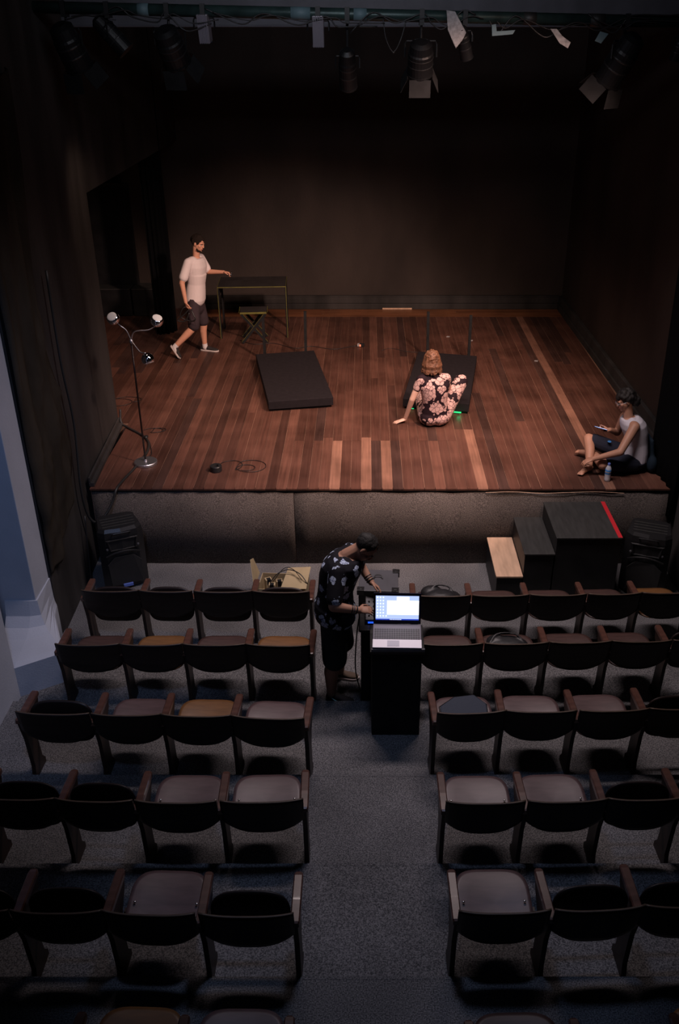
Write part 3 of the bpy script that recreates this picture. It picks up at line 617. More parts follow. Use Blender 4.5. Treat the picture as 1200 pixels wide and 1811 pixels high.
# ------------------------------------------------------------------ stage cable, tape roll, wires
b = MB(); b.tube([(-2.97, 8.42, 3.35), (-2.965, 8.39, 2.48), (-2.95, 8.43, 1.82), (-2.965, 8.36, 1.15), (-2.96, 8.40, .80), (-2.90, 8.44, .66), (-2.80, 8.50, .72), (-2.72, 8.57, .85), (-2.68, 8.63, .965), (-2.66, 8.85, .963), (-2.60, 9.2, .963), (-2.56, 9.65, .963), (-2.66, 10.0, .963), (-2.95, 10.32, .965), (-3.05, 10.40, 1.0), (-3.06, 10.47, 1.15)], .014, 8, smooth=7)
small('thick_cable', b, M['greycable'], 'thick dark cable looping from the left wall over the stage corner', 'cable', smooth=True)
b = MB(); b.tube([(-2.965, 8.33, .80), (-2.965, 8.25, .4), (-2.97, 8.2, .02)], .008, 6, smooth=5); small('wall_cable', b, M['rubber'], 'thin black cable down the left wall to the floor beside the speaker', 'cable', smooth=True)
t = thing('tape_roll', 'fat black roll of tape lying near the stage front edge', 'tape roll', (-1.679, 9.107, STG+.002))
b = MB(); N = 28; prof = [(.035, 0), (.062, 0), (.066, .006), (.066, .062), (.062, .068), (.035, .068)]
vv = [(r2*math.cos(2*math.pi*k/N), r2*math.sin(2*math.pi*k/N), z_) for k in range(N) for r2, z_ in prof]; ff = [(k*6+i, k*6+(i+1) % 6, ((k+1) % N)*6+(i+1) % 6, ((k+1) % N)*6+i) for k in range(N) for i in range(6)]
b.add(vv, ff); obj('tape', b, M['blackplastic'], t, smooth=False)
b = MB(); vv = [(r2*math.cos(2*math.pi*k/N), r2*math.sin(2*math.pi*k/N), z_) for k in range(N) for r2, z_ in ((.031, .004), (.0345, .004), (.0345, .066), (.031, .066))]; ff = [(k*4+i, k*4+(i+1) % 4, ((k+1) % N)*4+(i+1) % 4, ((k+1) % N)*4+i) for k in range(N) for i in range(4)]; b.add(vv, ff); obj('core', b, M['greycable'], t)
def loops(cx_, cy_, spec, r_=.0035, seed=1):
    rr = random.Random(seed); pts = []
    for (ox, oy, ra, rb, a0, a1) in spec:
        for k in range(9):
            a = R(a0+(a1-a0)*k/8); pts.append((cx_+ox+ra*math.cos(a), cy_+oy+rb*math.sin(a), STG+.006+.004*rr.random()))
    b_ = MB(); b_.tube(pts, r_, 6, smooth=3); return b_
small('wire_coil', loops(-1.45, 9.2, [(-.08, .04, .13, .13, 190, -60), (.15, .02, .17, .16, 140, -160), (.10, -.02, .10, .08, 160, -120)], seed=2), M['rubber'], 'loose loops of thin black wire beside the tape roll', 'wire', smooth=True)
small('wire_coil', loops(-2.62, 10.25, [(0, 0, .12, .07, 170, -100), (.07, .02, .08, .06, 200, -60)], seed=4), M['rubber'], 'small tangle of black wire behind the floor lamp base', 'wire', smooth=True)
small('wire_coil', loops(-3.3, 11.2, [(0, 0, .20, .13, 170, -150), (.12, .1, .18, .10, 200, -60)], seed=5), M['rubber'], 'dark wire tangle on the boards at the wing edge, left of the lamp heads', 'wire', smooth=True)
b = MB(); b.tube([(-2.52, 9.40, STG+.02), (-2.50, 9.55, STG+.005), (-2.55, 9.75, STG+.005), (-2.62, 9.95, STG+.005), (-2.75, 10.1, STG+.02)], .005, 6, smooth=6); b.ell((-2.66, 10.02, STG+.02), (.025, .035, .018)); small('lamp_flex', b, M['rubber'], 'thin flex with plug running from the floor lamp base', 'cable', smooth=True)
b = MB(); b.tube([(-2.0, 13.9, STG+.005), (-1.75, 13.7, STG+.005), (-1.45, 13.75, STG+.005), (-1.1, 13.5, STG+.005), (-.85, 13.6, STG+.005), (-.5, 13.45, STG+.005), (-.2, 13.6, STG+.005), (-.12, 13.6, STG+.006)], .005, 6, smooth=6); small('microphone_lead', b, M['rubber'], 'thin black lead along the boards ending at the small white connector', 'cable', smooth=True)
b = MB(); b.tube([(.25, 13.4, STG+.004), (.4, 13.5, STG+.004), (.62, 13.35, STG+.004), (.80, 13.3, STG+.004)], .003, 6, smooth=6); small('thin_thread', b, M['greycable'], 'pale thin thread on the boards left of the right-hand pole pair', 'thread', smooth=True)
t = thing('cable_connector', 'small white and black connector lying mid stage between the platforms', 'connector', (-.09, 13.6, STG+.001), R(-10))
b = MB(); b.box((-.02, 0, .025), (.035, .05, .04)); obj('white_end', b, M['whitetape'], t, bevel=.005); b = MB(); b.box((.035, 0, .025), (.07, .055, .045)); obj('body', b, M['black'], t, bevel=.006); b = MB(); b.box((.012, -.03, .025), (.02, .006, .03)); obj('orange_mark', b, M['redled'], t)
b = MB(); b.prism([(.30, 15.70), (.82, 15.70), (.82, 15.715), (.30, 15.715)], STG+.004, STG+.03, 'z'); b.v = [(p[0]+0, p[1]-.01, p[2]) for p in b.v]; small('wood_strip', b, M['wood_light'], 'short bare wood strip lying against the back skirting', 'wood strip')
for k, (x_, y_, lab) in enumerate(((1.33, 14.1, 'white paper scrap on the boards between the two right poles'), (1.68, 13.9, 'white paper scrap on the boards just right of the right pole'), (2.55, 12.9, 'white paper scrap on the boards right of the right platform'), (-2.3, 13.4, 'white paper scrap on the boards just above the lamp arms'))):
    b = MB(); b.prism([(x_-.03, y_-.02), (x_+.02, y_-.03), (x_+.035, y_+.01), (x_-.01, y_+.025)], STG+.002, STG+.008, 'z'); small('paper_scrap', b, M['whitetape'], lab, 'paper scrap')
# ------------------------------------------------------------------ platforms with poles
def platform(corners, poles, label, led=False):
    c0 = sum((Vector((*q, 0)) for q in corners), V(0, 0, 0))/4
    t = thing('stage_platform', label, 'platform', (c0.x, c0.y, STG))
    b = MB(); loc = [(q[0]-c0.x, q[1]-c0.y) for q in corners]
    b.prism(loc, .03, .145, 'z'); obj('deck', b, M['mattblack'], t, bevel=.008)
    b = MB(); b.prism([(x_*.93, y_*.97) for x_, y_ in loc], .001, .03, 'z'); obj('base_frame', b, M['black'], t)
    for (px_, py_, h, dx) in poles:
        b = MB(); r0 = [(-.02, -.015), (.02, -.015), (.02, .015), (-.02, .015)]
        b.loft([[(px_-c0.x+a_, py_-c0.y+e_, .001) for a_, e_ in r0], [(px_-c0.x+a_+dx, py_-c0.y+e_, h) for a_, e_ in r0]]); obj('pole', b, M['black'], t)
    return t
platform([(-1.255, 10.87), (-.421, 11.03), (-.77, 12.97), (-1.622, 12.79)], [(-1.50, 12.90, .66, .0), (-.90, 13.03, .72, .01)], 'low black platform left of centre stage with two poles at its far end')
pt = platform([(.486, 10.99), (1.327, 10.79), (1.638, 12.71), (.784, 12.92)], [(.93, 12.97, .73, -.01), (1.53, 12.82, .72, .0)], 'low black platform behind the seated woman, two poles at its far end')
b = MB(); b.box((1.16-pt.location.x, 10.825-pt.location.y, .018), (.15, .016, .014), Matrix.Rotation(R(-13.4), 3, 'Z')); b.box((.60-pt.location.x, 10.95-pt.location.y, .018), (.06, .010, .010), Matrix.Rotation(R(-13.4), 3, 'Z')); obj('light_strip', b, M['green'], pt, label='green glowing light strip')
l = bpy.data.lights.new('strip_glow', 'POINT'); l.color = (.02, 1, .35); l.energy = .12; l.shadow_soft_size = .03
lo = bpy.data.objects.new('strip_glow', l); C.objects.link(lo); lo.location = (1.2-pt.location.x, 10.74-pt.location.y, .03); lo.parent = pt
# ------------------------------------------------------------------ table and stool
t = thing('table', 'black stage table with yellow-green edges near the back wall', 'table', (-1.8, 14.35, STG), R(3.2))
hw, h = .535, .83
b = MB(); b.bb((-hw, -.32, h-.022), (hw, .32, h)); obj('tabletop', b, M['tabletop'], t)
for sx in (-1, 1):
    b = MB(); b.bb((sx*hw, -.32, .001), (sx*(hw-.022), -.29, h-.023)); obj('leg', b, M['black'], t)
    b = MB(); b.bb((sx*hw, .20, .001), (sx*(hw-.022), .32, h-.023)); obj('leg', b, M['black'], t)
    b = MB(); b.bb((sx*(hw-.001), -.29, h-.16), (sx*(hw-.021), .20, h-.023)); obj('side_rail', b, M['black'], t)
    b = MB(); b.bb((sx*(hw+.002), -.325, .001), (sx*(hw-.006), -.3205, h)); b.bb((sx*(hw+.002), -.325, h-.003), (sx*(hw-.003), .32, h+.0015)); obj('edge_trim', b, M['limeedge'], t, label='yellow-green edge')
b = MB(); b.bb((-hw, -.327, h-.014), (hw, -.3205, h-.002)); obj('front_trim', b, M['limeedge'], t, label='yellow-green front edge')
t = thing('folding_stool', 'black folding stool with crossed legs and yellow-green edges', 'stool', (-1.76, 13.92, STG), R(5))
b = MB(); b.prism([(-.20, -.17), (.20, -.17), (.22, .17), (-.22, .17)], .475, .50, 'z'); obj('seat', b, M['tabletop'], t, bevel=.004)
for sy in (-.17, .15):
    for sx in (-1, 1):
        a_, e_ = V(sx*-.19, sy+(.012 if sx > 0 else 0), .472), V(sx*.19, sy+(.012 if sx > 0 else 0), 0.012); d2 = (e_-a_); rot = d2.to_track_quat('X', 'Z').to_matrix()
        b = MB(); b.box((a_+e_)/2, (d2.length, .010, .040), rot); obj('leg', b, M['black'], t)
        b = MB(); b.box((a_+e_)/2+rot @ V(0, -.007, .021), (d2.length, .004, .006), rot); obj('leg_edge', b, M['limeedge'], t, label='yellow-green leg edge')
b = MB(); b.bb((-.205, -.176, .474), (.205, -.171, .503)); b.bb((-.222, -.17, .495), (-.215, .17, .503)); b.bb((.215, -.17, .495), (.222, .17, .503)); obj('seat_edge', b, M['limeedge'], t, label='yellow-green seat edge')
# ------------------------------------------------------------------ three-headed floor lamp
t = thing('floor_lamp', 'chrome floor lamp with three globe heads at the left stage front', 'floor lamp', (-2.51, 9.30, STG))
b = MB(); b.lathe([(.128, .001), (.130, .008), (.130, .030), (.124, .036), (.02, .040), (.014, .06)], (0, 0, 0), (0, 0, 1), 36); obj('base', b, M['chrome2'], t, smooth=False)
b = MB(); b.tube([(0, 0, .05), (.005, 0, .8), (0.018, -.03, 1.44)], .010, 10); obj('pole', b, M['dpole'], t, smooth=True)
b = MB(); b.lathe([(.017, 0), (.02, .01), (.02, .03), (.012, .045)], (.018, -.03, 1.43), (0, 0, 1), 14); obj('joint', b, M['chrome2'], t, smooth=True)
T_ = V(.018, -.03, 1.465)
heads = [((-.141, -.03, 1.70), (-.10, -.75, .75), [(-.02, -.03, 1.57), (-.075, -.03, 1.62)]), ((.315, -.03, 1.676), (.35, -.45, 1.0), [(.07, -.04, 1.56), (.22, -.04, 1.58)]), ((.215, -.20, 1.31), (.35, -.3, -1), [(.07, -.09, 1.42), (.13, -.14, 1.37)])]
for hp, fd, mids in heads:
    hp = V(*hp); fd = V(*fd).normalized(); back = hp-fd*.068
    b = MB(); b.tube([T_]+[V(*m_) for m_ in mids]+[back], .0065, 8, smooth=6); arm = obj('arm', b, M['chrome2'], t, smooth=True)
    b = MB(); r0 = .068; b.lathe([(r0*math.sin(R(a)), -r0*math.cos(R(a))) for a in range(5, 126, 10)], hp, fd, 28)
    hd = obj('lamp_head', b, M['chrome'], t, smooth=True)
    b = MB(); b.lathe([(.052, .0405), (.048, .044), (.03, .047), (.005, .048)], hp, fd, 24); obj('inner_reflector', b, M['lampwhite'], hd, smooth=True)
# ------------------------------------------------------------------ lighting bar, lanterns, cables
t = thing('lighting_bar', 'green-grey lighting pipe spanning the top of the stage', 'pipe', (0, 0, 0))
b = MB(); b.tube([(-3.37, 9.5, 5.513), (3.4, 9.5, 5.375)], .052, 20); obj('pipe', b, M['pipe'], t, smooth=True)
for x_, w_ in ((-2.05, .05), (-.05, .06), (-.6, .09), (2.15, .07), (1.52, .06)):
    z_ = 5.513-(x_+3.37)*.138/6.77; b = MB(); b.lathe([(.0545, -w_), (.0545, w_)], (x_, 9.5, z_), (1, 0, -.02), 20); obj('tape_wrap', b, M['bluetape'] if x_ < .5 else M['greycable'], t, smooth=True)
def pz(x_): return 5.513-(x_+3.37)*.138/6.77
for k, (x0, n_, lab) in enumerate(((-2.9, 5, 'black cable wound along the lighting pipe, leftmost run'), (-1.6, 6, 'black cable wound along the lighting pipe above the left lanterns'), (-.35, 5, 'black cable sagging from the lighting pipe near its middle'), (.9, 6, 'black cable wound along the lighting pipe right of the white rag'), (1.9, 6, 'black cable wound along the right end of the lighting pipe'))):
    rr = random.Random(k+3); pts = []
    x_ = x0
    while x_ < x0+n_*.25:
        x_ += rr.uniform(.08, .28); pts.append((x_, 9.44-.01*rr.random(), pz(x_)+rr.choice([.05, .02, -.02, -.06, -.10, -.06-.12*rr.random()])))
    b = MB(); b.tube(pts, .0065, 6, smooth=6); b.tube([(p[0]+.07, p[1]-.012, p[2]*.5+(pz(p[0]))*.5-.02) for p in pts], .005, 6, smooth=6); small('bar_cable', b, M['rubber'], lab, 'cable', smooth=True)
def lantern(x_, zdrop, aim, L_, r_, label, body='black', doors=True, watt=0, led=False, ribbed=False, glint=True):
    top = V(x_, 9.5, pz(x_)); t = thing('stage_lantern', label, 'stage light', top)
    b = MB(); b.bb((-.022, -.065, -.075), (.022, .06, -.03)); b.bb((-.022, -.07, -.05), (.022, -.05, .06)); b.tube([(0, 0, -.06), (0, -.0, -zdrop+.02)], .012, 8); obj('clamp', b, M['lanternblack'], t)
    c_ = V(0, 0, -zdrop-.02-r_); ax = (Vector(aim)-top-c_).normalized(); side = ax.cross(V(0, 0, 1)).normalized(); up = side.cross(ax)
    b = MB(); w_ = r_+.03
    b.tube([c_+side*w_, c_+side*w_*1.0+V(0, 0, r_*.9), c_+side*w_*.9+V(0, 0, r_+.015), c_-side*w_*.9+V(0, 0, r_+.015), c_-side*w_+V(0, 0, r_*.9), c_-side*w_], .009, 6); b.box(c_+V(0, 0, r_+.03), (.12, .03, .006)); obj('yoke', b, M['lanternblack'], t)
    b = MB()
    if ribbed:
        rot = Matrix((side, up, ax)).transposed(); b.box(c_, (r_*1.5, r_*1.5, L_), rot); bo = obj('housing', b, M['heatsink'], t, bevel=.004)
        for i in range(5): q = MB(); q.box(c_+side*(-.6+.3*i)*r_+up*r_*.78-ax*.0, (.006, .02, L_), rot); q.box(c_+side*(-.6+.3*i)*r_-up*r_*.78, (.006, .02, L_), rot); obj('fin', q, M['heatsink'], t)
    else:
        b.lathe([(r_*.5, -L_*.5), (r_*.85, -L_*.42), (r_*.92, -L_*.2), (r_, -L_*.15), (r_, L_*.5), (r_*1.06, L_*.5), (r_*1.06, L_*.54), (r_*.9, L_*.54)], c_, ax, 24); bo = obj('housing', b, M['lanternblack'], t)
        q = MB(); q.lathe([(r_*1.01, -L_*.05), (r_*1.03, -L_*.03), (r_*1.01, -L_*.01)], c_, ax, 24); q.lathe([(r_*1.01, L_*.18), (r_*1.03, L_*.2), (r_*1.01, L_*.22)], c_, ax, 24); obj('cooling_ring', q, M['blackplastic'], t)
    b = MB(); b.lathe([(r_*.88, L_*.50), (r_*.6, L_*.52), (r_*.01, L_*.53)], c_, ax, 20); obj('lens', b, M['lens'] if watt else M['bezel'], t, smooth=True)
    if doors:
        rot = Matrix((side, up, ax)).transposed()
        for s_, u_ in ((1, 0), (-1, 0), (0, 1), (0, -1)):
            d_ = side*s_+up*u_; q = MB(); pc = c_+ax*(L_*.54+r_*.55)+d_*(r_*1.25); ex = side if s_ == 0 else up
            rr_ = Matrix((ex, (ax*.92+d_*.4).normalized(), ex.cross((ax*.92+d_*.4).normalized()))).transposed(); q.box(pc, (r_*1.7, r_*1.3, .003), rr_); obj('barn_door', q, M['black'], t)
    if led: q = MB(); q.ell(c_+V(-.0, -r_*.9, -r_*.3), (.008, .008, .008)); obj('indicator', q, M['redled'], t)
    if watt:
        l = bpy.data.lights.new('lantern_beam', 'SPOT'); l.energy = watt; l.color = (1, .66, .50); l.spot_size = R(92); l.spot_blend = .9; l.shadow_soft_size = .07
        o_ = bpy.data.objects.new('lantern_beam', l); C.objects.link(o_); o_.parent = t; o_.location = c_+ax*(L_*.54+r_*1.5+.02); o_.rotation_euler = ax.to_track_quat('-Z', 'Y').to_euler()
    return t
lantern(-2.78, .16, (-1.9, 11.2, 1.6), .40, .13, 'big black lantern with barn doors, leftmost on the lighting pipe', watt=STAGE_WATT*.35)
lantern(-2.38, .10, (-1.2, 9.5, 4.0), .36, .085, 'slim black lantern tilted right, second from the left on the pipe', doors=False)
lantern(-1.83, .14, (-.9, 12.6, .9), .34, .13, 'black lantern with barn doors left of the first ribbed grey lamp', watt=STAGE_WATT*.9)
lantern(-1.50, .05, (-1.45, 9.9, 3.6), .24, .068, 'small ribbed pale grey lamp beside the left black lantern', doors=False, ribbed=True)
lantern(-.44, .05, (-.44, 9.8, 3.6), .26, .07, 'small ribbed grey lamp left of the long hanging lantern', doors=False, ribbed=True)
lantern(-.17, .34, (-.15, 10.2, 4.0), .38, .085, 'long black lantern hanging lowest, near the middle of the pipe', doors=False, watt=0)
lantern(.52, .20, (.55, 12.0, .9), .30, .12, 'square-looking black lantern with a red indicator, right of centre', watt=STAGE_WATT*1.1, led=True)
lantern(.92, .12, (1.6, 10.5, 3.0), .30, .06, 'thin dark lantern hanging under the white rag', doors=False)
lantern(2.42, .16, (.7, 11.6, 1.0), .46, .13, 'large black lantern tilted left, rightmost on the lighting pipe', watt=STAGE_WATT*1.15)
lantern(2.95, .12, (2.8, 9.9, 4.0), .22, .06, 'very small dark lamp at the right end of the pipe', doors=False)
for k, (pts, m_, lab) in enumerate((([(.74, 9.40, 5.48), (.82, 9.40, 5.47), (.93, 9.40, 5.30), (.90, 9.40, 5.24), (.84, 9.40, 5.17), (.76, 9.40, 5.32)], 'whitetape', 'crumpled white rag tied over the lighting pipe right of centre'), ([(1.16, 9.42, 5.36), (1.20, 9.42, 5.37), (1.21, 9.42, 5.31), (1.38, 9.42, 5.32), (1.36, 9.42, 5.285), (1.17, 9.42, 5.27)], 'bluetape', 'pale blue tape scrap hanging below the pipe, right of the white rag'), ([(1.70, 9.42, 5.33), (1.76, 9.42, 5.33), (1.82, 9.42, 5.27), (1.90, 9.42, 5.22), (1.88, 9.42, 5.17), (1.80, 9.42, 5.21)], 'whitetape', 'small cream rag hanging from the pipe in its right half'), ([(2.16, 9.42, 5.31), (2.24, 9.42, 5.29), (2.18, 9.42, 5.21), (2.12, 9.42, 5.23)], 'bluetape', 'pale blue tape end beside the rightmost large lantern'))):
    b = MB(); b.prism([(p[0], p[2]) for p in pts], 9.405-.01*k, 9.415-.01*k, 'y'); small('tape_scrap', b, M[m_], lab, 'tape', bevel=.002)
b = MB(); b.tube([(.16, 9.44, 5.42), (.19, 9.43, 5.25), (.26, 9.43, 5.14), (.33, 9.43, 5.25), (.38, 9.44, 5.42)], .006, 6, smooth=6); b.ell((.26, 9.43, 5.135), (.012, .012, .012)); small('hanging_loop', b, M['rubber'], 'black cable loop hanging in a V left of the red-lit lantern', 'cable', smooth=True)

# ------------------------------------------------------------------ people
def frame(f, u=(0,0,1)):
    f = Vector(f).normalized(); s = f.cross(Vector(u)).normalized(); u = s.cross(f); return s, f, u    # side(right), forward, up
def torso(mb, J, F, w=1.0, d=1.0, inf=0.0, lo=-.08, hi=1.0, neck=True, slope=True):
    pel, nk = Vector(J['pelvis']), Vector(J['neck']); ax = (nk-pel); Ln = ax.length; t = ax.normalized(); F = Vector(F).normalized()
    sh = (Vector(J['shR'])-Vector(J['shL'])).normalized(); hp = (Vector(J['hipR'])-Vector(J['hipL'])).normalized()
    bend = J.get('bend', 0)
    spec = [(-.14, .105, .080), (-.08, .150, .105), (0, .165, .118), (.15, .155, .112), (.38, .138, .100), (.60, .155, .112), (.78, .172, .118), (.90, .165, .098), (.97, .110, .075), (1.02, .062, .058)]
    rings = []; N = 22
    for q, ww, dd in spec:
        if q < lo-.001 or q > hi+.001: continue
        s = hp.lerp(sh, min(1, max(0, q))); s = (s-t*s.dot(t)).normalized(); f = t.cross(s); f = f if f.dot(F) > 0 else -f
        c = pel+ax*q-f*bend*math.sin(math.pi*min(1, max(0, q)))
        a = (ww+inf)*w; b_ = (dd+inf)*d; ring_ = []
        for k in range(N):
            an = 2*math.pi*k/N; c_, s2 = math.cos(an), math.sin(an)
            ring_.append(c+s*a*math.copysign(abs(c_)**.82, c_)+f*b_*math.copysign(abs(s2)**.9, s2))
        rings.append(ring_)
    mb.loft(rings)
def limb(mb, pts, rad):
    for i in range(len(pts)-1): mb.cap(pts[i], pts[i+1], rad[i], rad[i+1])
def hand(mb, wr, dr, pn, thumb, curl=(25, 35, 30), k=1.0, spread=.0):
    wr, dr, pn = Vector(wr), Vector(dr).normalized(), Vector(pn); pn = (pn-dr*pn.dot(dr)).normalized(); sd = dr.cross(pn).normalized()
    if sd.dot(Vector(thumb)) < 0: sd = -sd                    # sd points to the thumb side
    rings = []
    for q, w_, th in ((-.01, .026, .020), (.02, .033, .018), (.055, .040, .016), (.088, .041, .0135)):
        c = wr+dr*q*k; rings.append([c+sd*w_*k*math.cos(2*math.pi*i/14)+pn*th*k*math.sin(2*math.pi*i/14) for i in range(14)])
    mb.loft(rings)
    lens = (.072, .080, .074, .058)
    for i, L_ in enumerate(lens):
        off = .030-.020*i; p = wr+dr*(.082-.004*abs(i-1))*k+sd*off*k; a = 0; d0 = (dr+sd*spread*(1.5-i)).normalized()
        for j, part in enumerate((.45, .30, .25)):
            a += R(curl[j]); d = d0*math.cos(a)+pn*math.sin(a); e = p+d*L_*part*k; r0 = (.0092-.0008*j)*k; mb.cap(p, e, r0, r0*.92, seg=10); p = e
    p = wr+dr*.022*k+sd*.028*k; q = p+(dr*.6+sd*.75+pn*.25).normalized()*.040*k; e = q+(dr*.9+sd*.25+pn*.35).normalized()*.032*k; g = e+(dr*1+pn*.4).normalized()*.024*k
    mb.cap(p, q, .014*k, .011*k, 10); mb.cap(q, e, .011*k, .0098*k, 10); mb.cap(e, g, .0098*k, .0085*k, 10)
def head(mb, c, f, u=(0,0,1), k=1.0):
    s, f, u = frame(f, u); rot = Matrix((s, f, u)).transposed(); c = Vector(c)
    def E(o, r, mi=0): mb.ell(c+(s*o[0]+f*o[1]+u*o[2])*k, [q*k for q in r], rot)
    E((0, -.012, .030), (.074, .094, .088)); E((0, .022, -.035), (.060, .066, .066)); E((0, .040, -.078), (.042, .040, .032)); E((0, .070, -.090), (.022, .018, .016))
    E((0, .094, -.012), (.011, .018, .024)); E((0, .100, -.024), (.016, .013, .011)); E((0, .078, .022), (.052, .014, .010)); E((0, .080, -.055), (.024, .013, .013))
    for q in (-1, 1): E((q*.076, -.004, -.006), (.009, .019, .030)); E((q*.040, .060, -.020), (.020, .018, .018))
    mb.cap(c-u*.04*k, c-u*.085*k-f*.005*k, .050*k, .048*k)
    return s, f, u
def face(par, c, f, u, brow, k=1.0):
    s, f, u = frame(f, u); rot = Matrix((s, f, u)).transposed(); c = Vector(c)
    def at(a, b_, d): return c+(s*a+f*b_+u*d)*k
    for q in (-1, 1):
        b = MB(); b.ell(at(q*.030, .078, .004), (.013*k, .008*k, .007*k), rot, 12); e = obj('eye', b, M['eyewhite'], par, smooth=True)
        b = MB(); b.ell(at(q*.030, .0845, .004), (.0055*k, .003*k, .0055*k), rot, 10); obj('pupil', b, M['hairblack'], e, smooth=True)
        b = MB(); b.tube([at(q*.014, .091, .022), at(q*.030, .090, .027), at(q*.048, .080, .022)], .0035*k, 6, smooth=3); obj('eyebrow', b, brow, par, smooth=True)
    b = MB(); b.ell(at(0, .0915, -.056), (.022*k, .006*k, .006*k), rot, 12); obj('mouth', b, M['lip'], par, smooth=True)
def scalp(mb, c, f, u, lump, seed, front=.35, low=-.02, r=.100, k=1.0, extra=()):
    s, f, u = frame(f, u); c = Vector(c); rr = random.Random(seed); rot = Matrix((s, f, u)).transposed()
    mb.ell(c+(u*.036-f*.022)*k, (.083*k, .096*k, .090*k), rot)
    for i in range(150):
        d = V(rr.gauss(0, 1), rr.gauss(0, 1), rr.gauss(0, 1)).normalized()
        lim = low if d.y < .15 else front
        if d.y < -.2: lim = low-.45
        if d.z < lim: continue
        p = c+(s*d.x*.076+f*(d.y*.094-.018)+u*(d.z*.090+.030))*k; q = lump*(.7+.6*rr.random()); mb.ell(p, (q, q, q), None, 8)
def shoe(par, heel, toe, up=(0,0,1), m='shoeblack', k=1.0, sole='sole', swoosh=None):
    heel, toe, up = Vector(heel), Vector(toe), Vector(up); d = (toe-heel); L_ = d.length; d.normalize(); up = (up-d*up.dot(d)).normalized(); s = d.cross(up)
    prof = [(0, .026, .05), (.04, .034, .062), (.10, .036, .066), (.16, .036, .052), (.21, .042, .040), (.25, .042, .034), (.28, .034, .028), (.30, .016, .018)]
    rings = []
    for q, w_, h_ in prof:
        c = heel+d*q/.30*L_; rings.append([c+s*w_*math.cos(a)*1.0+up*(.016+h_*.5+h_*.5*math.sin(a)) for a in [2*math.pi*i/14 for i in range(14)]])
    b = MB(); b.loft(rings); sh_ = remesh('shoe', b, M[m], .006, 2, par)
    rings = []
    for z0_ in (0, .020):
        pass
    pl = [(q/.30*L_, w_) for q, w_, h_ in prof]; out = [(-.012, 0)]+[(q, w_*1.12) for q, w_ in pl]+[(L_+.010, 0)]+[(q, -w_*1.12) for q, w_ in reversed(pl)]
    b = MB(); b.loft([[heel+d*q+s*w_+up*z_ for q, w_ in out] for z_ in (.0, .022)]); obj('sole', b, M[sole], sh_, bevel=.003)
    if swoosh:
        q = [heel+d*a_*L_+s*swoosh*w_+up*z_ for a_, w_, z_ in ((.12, .040, .070), (.30, .044, .045), (.42, .045, .030), (.52, .046, .034), (.66, .047, .052))]
        b = MB(); b.tube(q, [.001, .003, .0055, .004, .001], 6); b.v = b.v
        obj('side_mark', b, M['tealmark'], sh_, label='pale teal tick-shaped mark')
    return sh_

# ---- technician standing in the aisle, bent over the desk
t = thing('person', 'person in a black shirt with blue blossoms bending over the laptop desk', 'person', (0, 0, 0))
J = dict(pelvis=(-.255, 6.29, .98), neck=(-.135, 6.33, 1.535), shR=(-.225, 6.15, 1.47), shL=(-.135, 6.51, 1.45), hipR=(-.262, 6.19, .97), hipL=(-.25, 6.39, .95), bend=.045)
F = V(1, -.12, -.15)
elR, wrR = V(-.255, 5.985, 1.245), V(-.055, 6.02, 1.185); elL, wrL = V(-.04, 6.62, 1.23), V(.05, 6.52, 1.13)
knR, anR, knL, anL = V(-.265, 6.185, .56), V(-.30, 6.215, .17), V(-.20, 6.46, .54), V(-.235, 6.53, .17)
b = MB(); torso(b, J, F, 1.12, 1.12)
limb(b, [V(*J['neck'])-V(.02, 0, .03), V(-.05, 6.33, 1.575)], (.068, .062)); hc, hf, hu = V(-.005, 6.32, 1.595), V(.50, -.18, -.80), V(.85, 0, .50)
head(b, hc, hf, hu, 1.04)
limb(b, [V(-.17, 6.28, 1.46), J['shR'], elR, wrR], (.06, .060, .045, .029)); limb(b, [V(-.15, 6.4, 1.46), J['shL'], elL, wrL], (.06, .058, .045, .029))
limb(b, [J['hipR'], knR, knR.lerp(anR, .35)+V(-.02, 0, 0), anR], (.092, .063, .064, .040)); limb(b, [J['hipL'], knL, knL.lerp(anL, .35)+V(-.02, 0, 0), anL], (.092, .063, .064, .040))
hand(b, wrR, V(1, .25, -.12), V(0, .4, -1), V(0, 1, .2), (18, 22, 18), .95, .12); hand(b, wrL, V(.75, -.35, -.45), V(-.3, -.5, -.8), V(-.6, -.7, 0), (20, 25, 20), .95, .1)
remesh('body', b, M['skin_olive'], .0065, 3, t)
face(t, hc, hf, hu, M['hairblack'])
b = MB(); scalp(b, hc, hf, hu, .012, 3, .42, .05); remesh('hair', b, M['hairblack'], .008, 3, t)
b = MB(); torso(b, J, F, 1.20, 1.24, .018, -.08, .97); b.cap(V(-.17, 6.26, 1.465), J['shR'], .078, .076); b.cap(J['shR'], V(*J['shR']).lerp(elR, .80), .078, .068); b.cap(V(-.16, 6.4, 1.465), J['shL'], .078, .074); b.cap(J['shL'], V(*J['shL']).lerp(elL, .72), .074, .068)
torso(b, J, F, 1.24, 1.28, .024, -.14, .15); remesh('shirt', b, M['floral_b'], .009, 3, t, 'black shirt printed with pale blue blossoms')
b = MB(); torso(b, J, F, 1.12, 1.14, .012, -.14, .15); b.cap(J['hipR'], V(*J['hipR']).lerp(knR, .98), .122, .108); b.cap(J['hipL'], V(*J['hipL']).lerp(knL, .98), .118, .102); remesh('shorts', b, M['shorts_black'], .009, 3, t)
for c_, d_ in ((wrR.lerp(elR, .10), wrR-elR), (wrL.lerp(elL, .12), wrL-elL)):
    for q, r_, m_ in ((0, .036, 'rubber'), (.022, .037, 'case'), (.04, .037, 'rubber')):
        b = MB(); n_ = d_.normalized(); b.lathe([(r_-.004, -.006), (r_, -.003), (r_, .003), (r_-.004, .006)], c_-n_*q, n_, 16); obj('bracelet', b, M[m_], t, smooth=True)
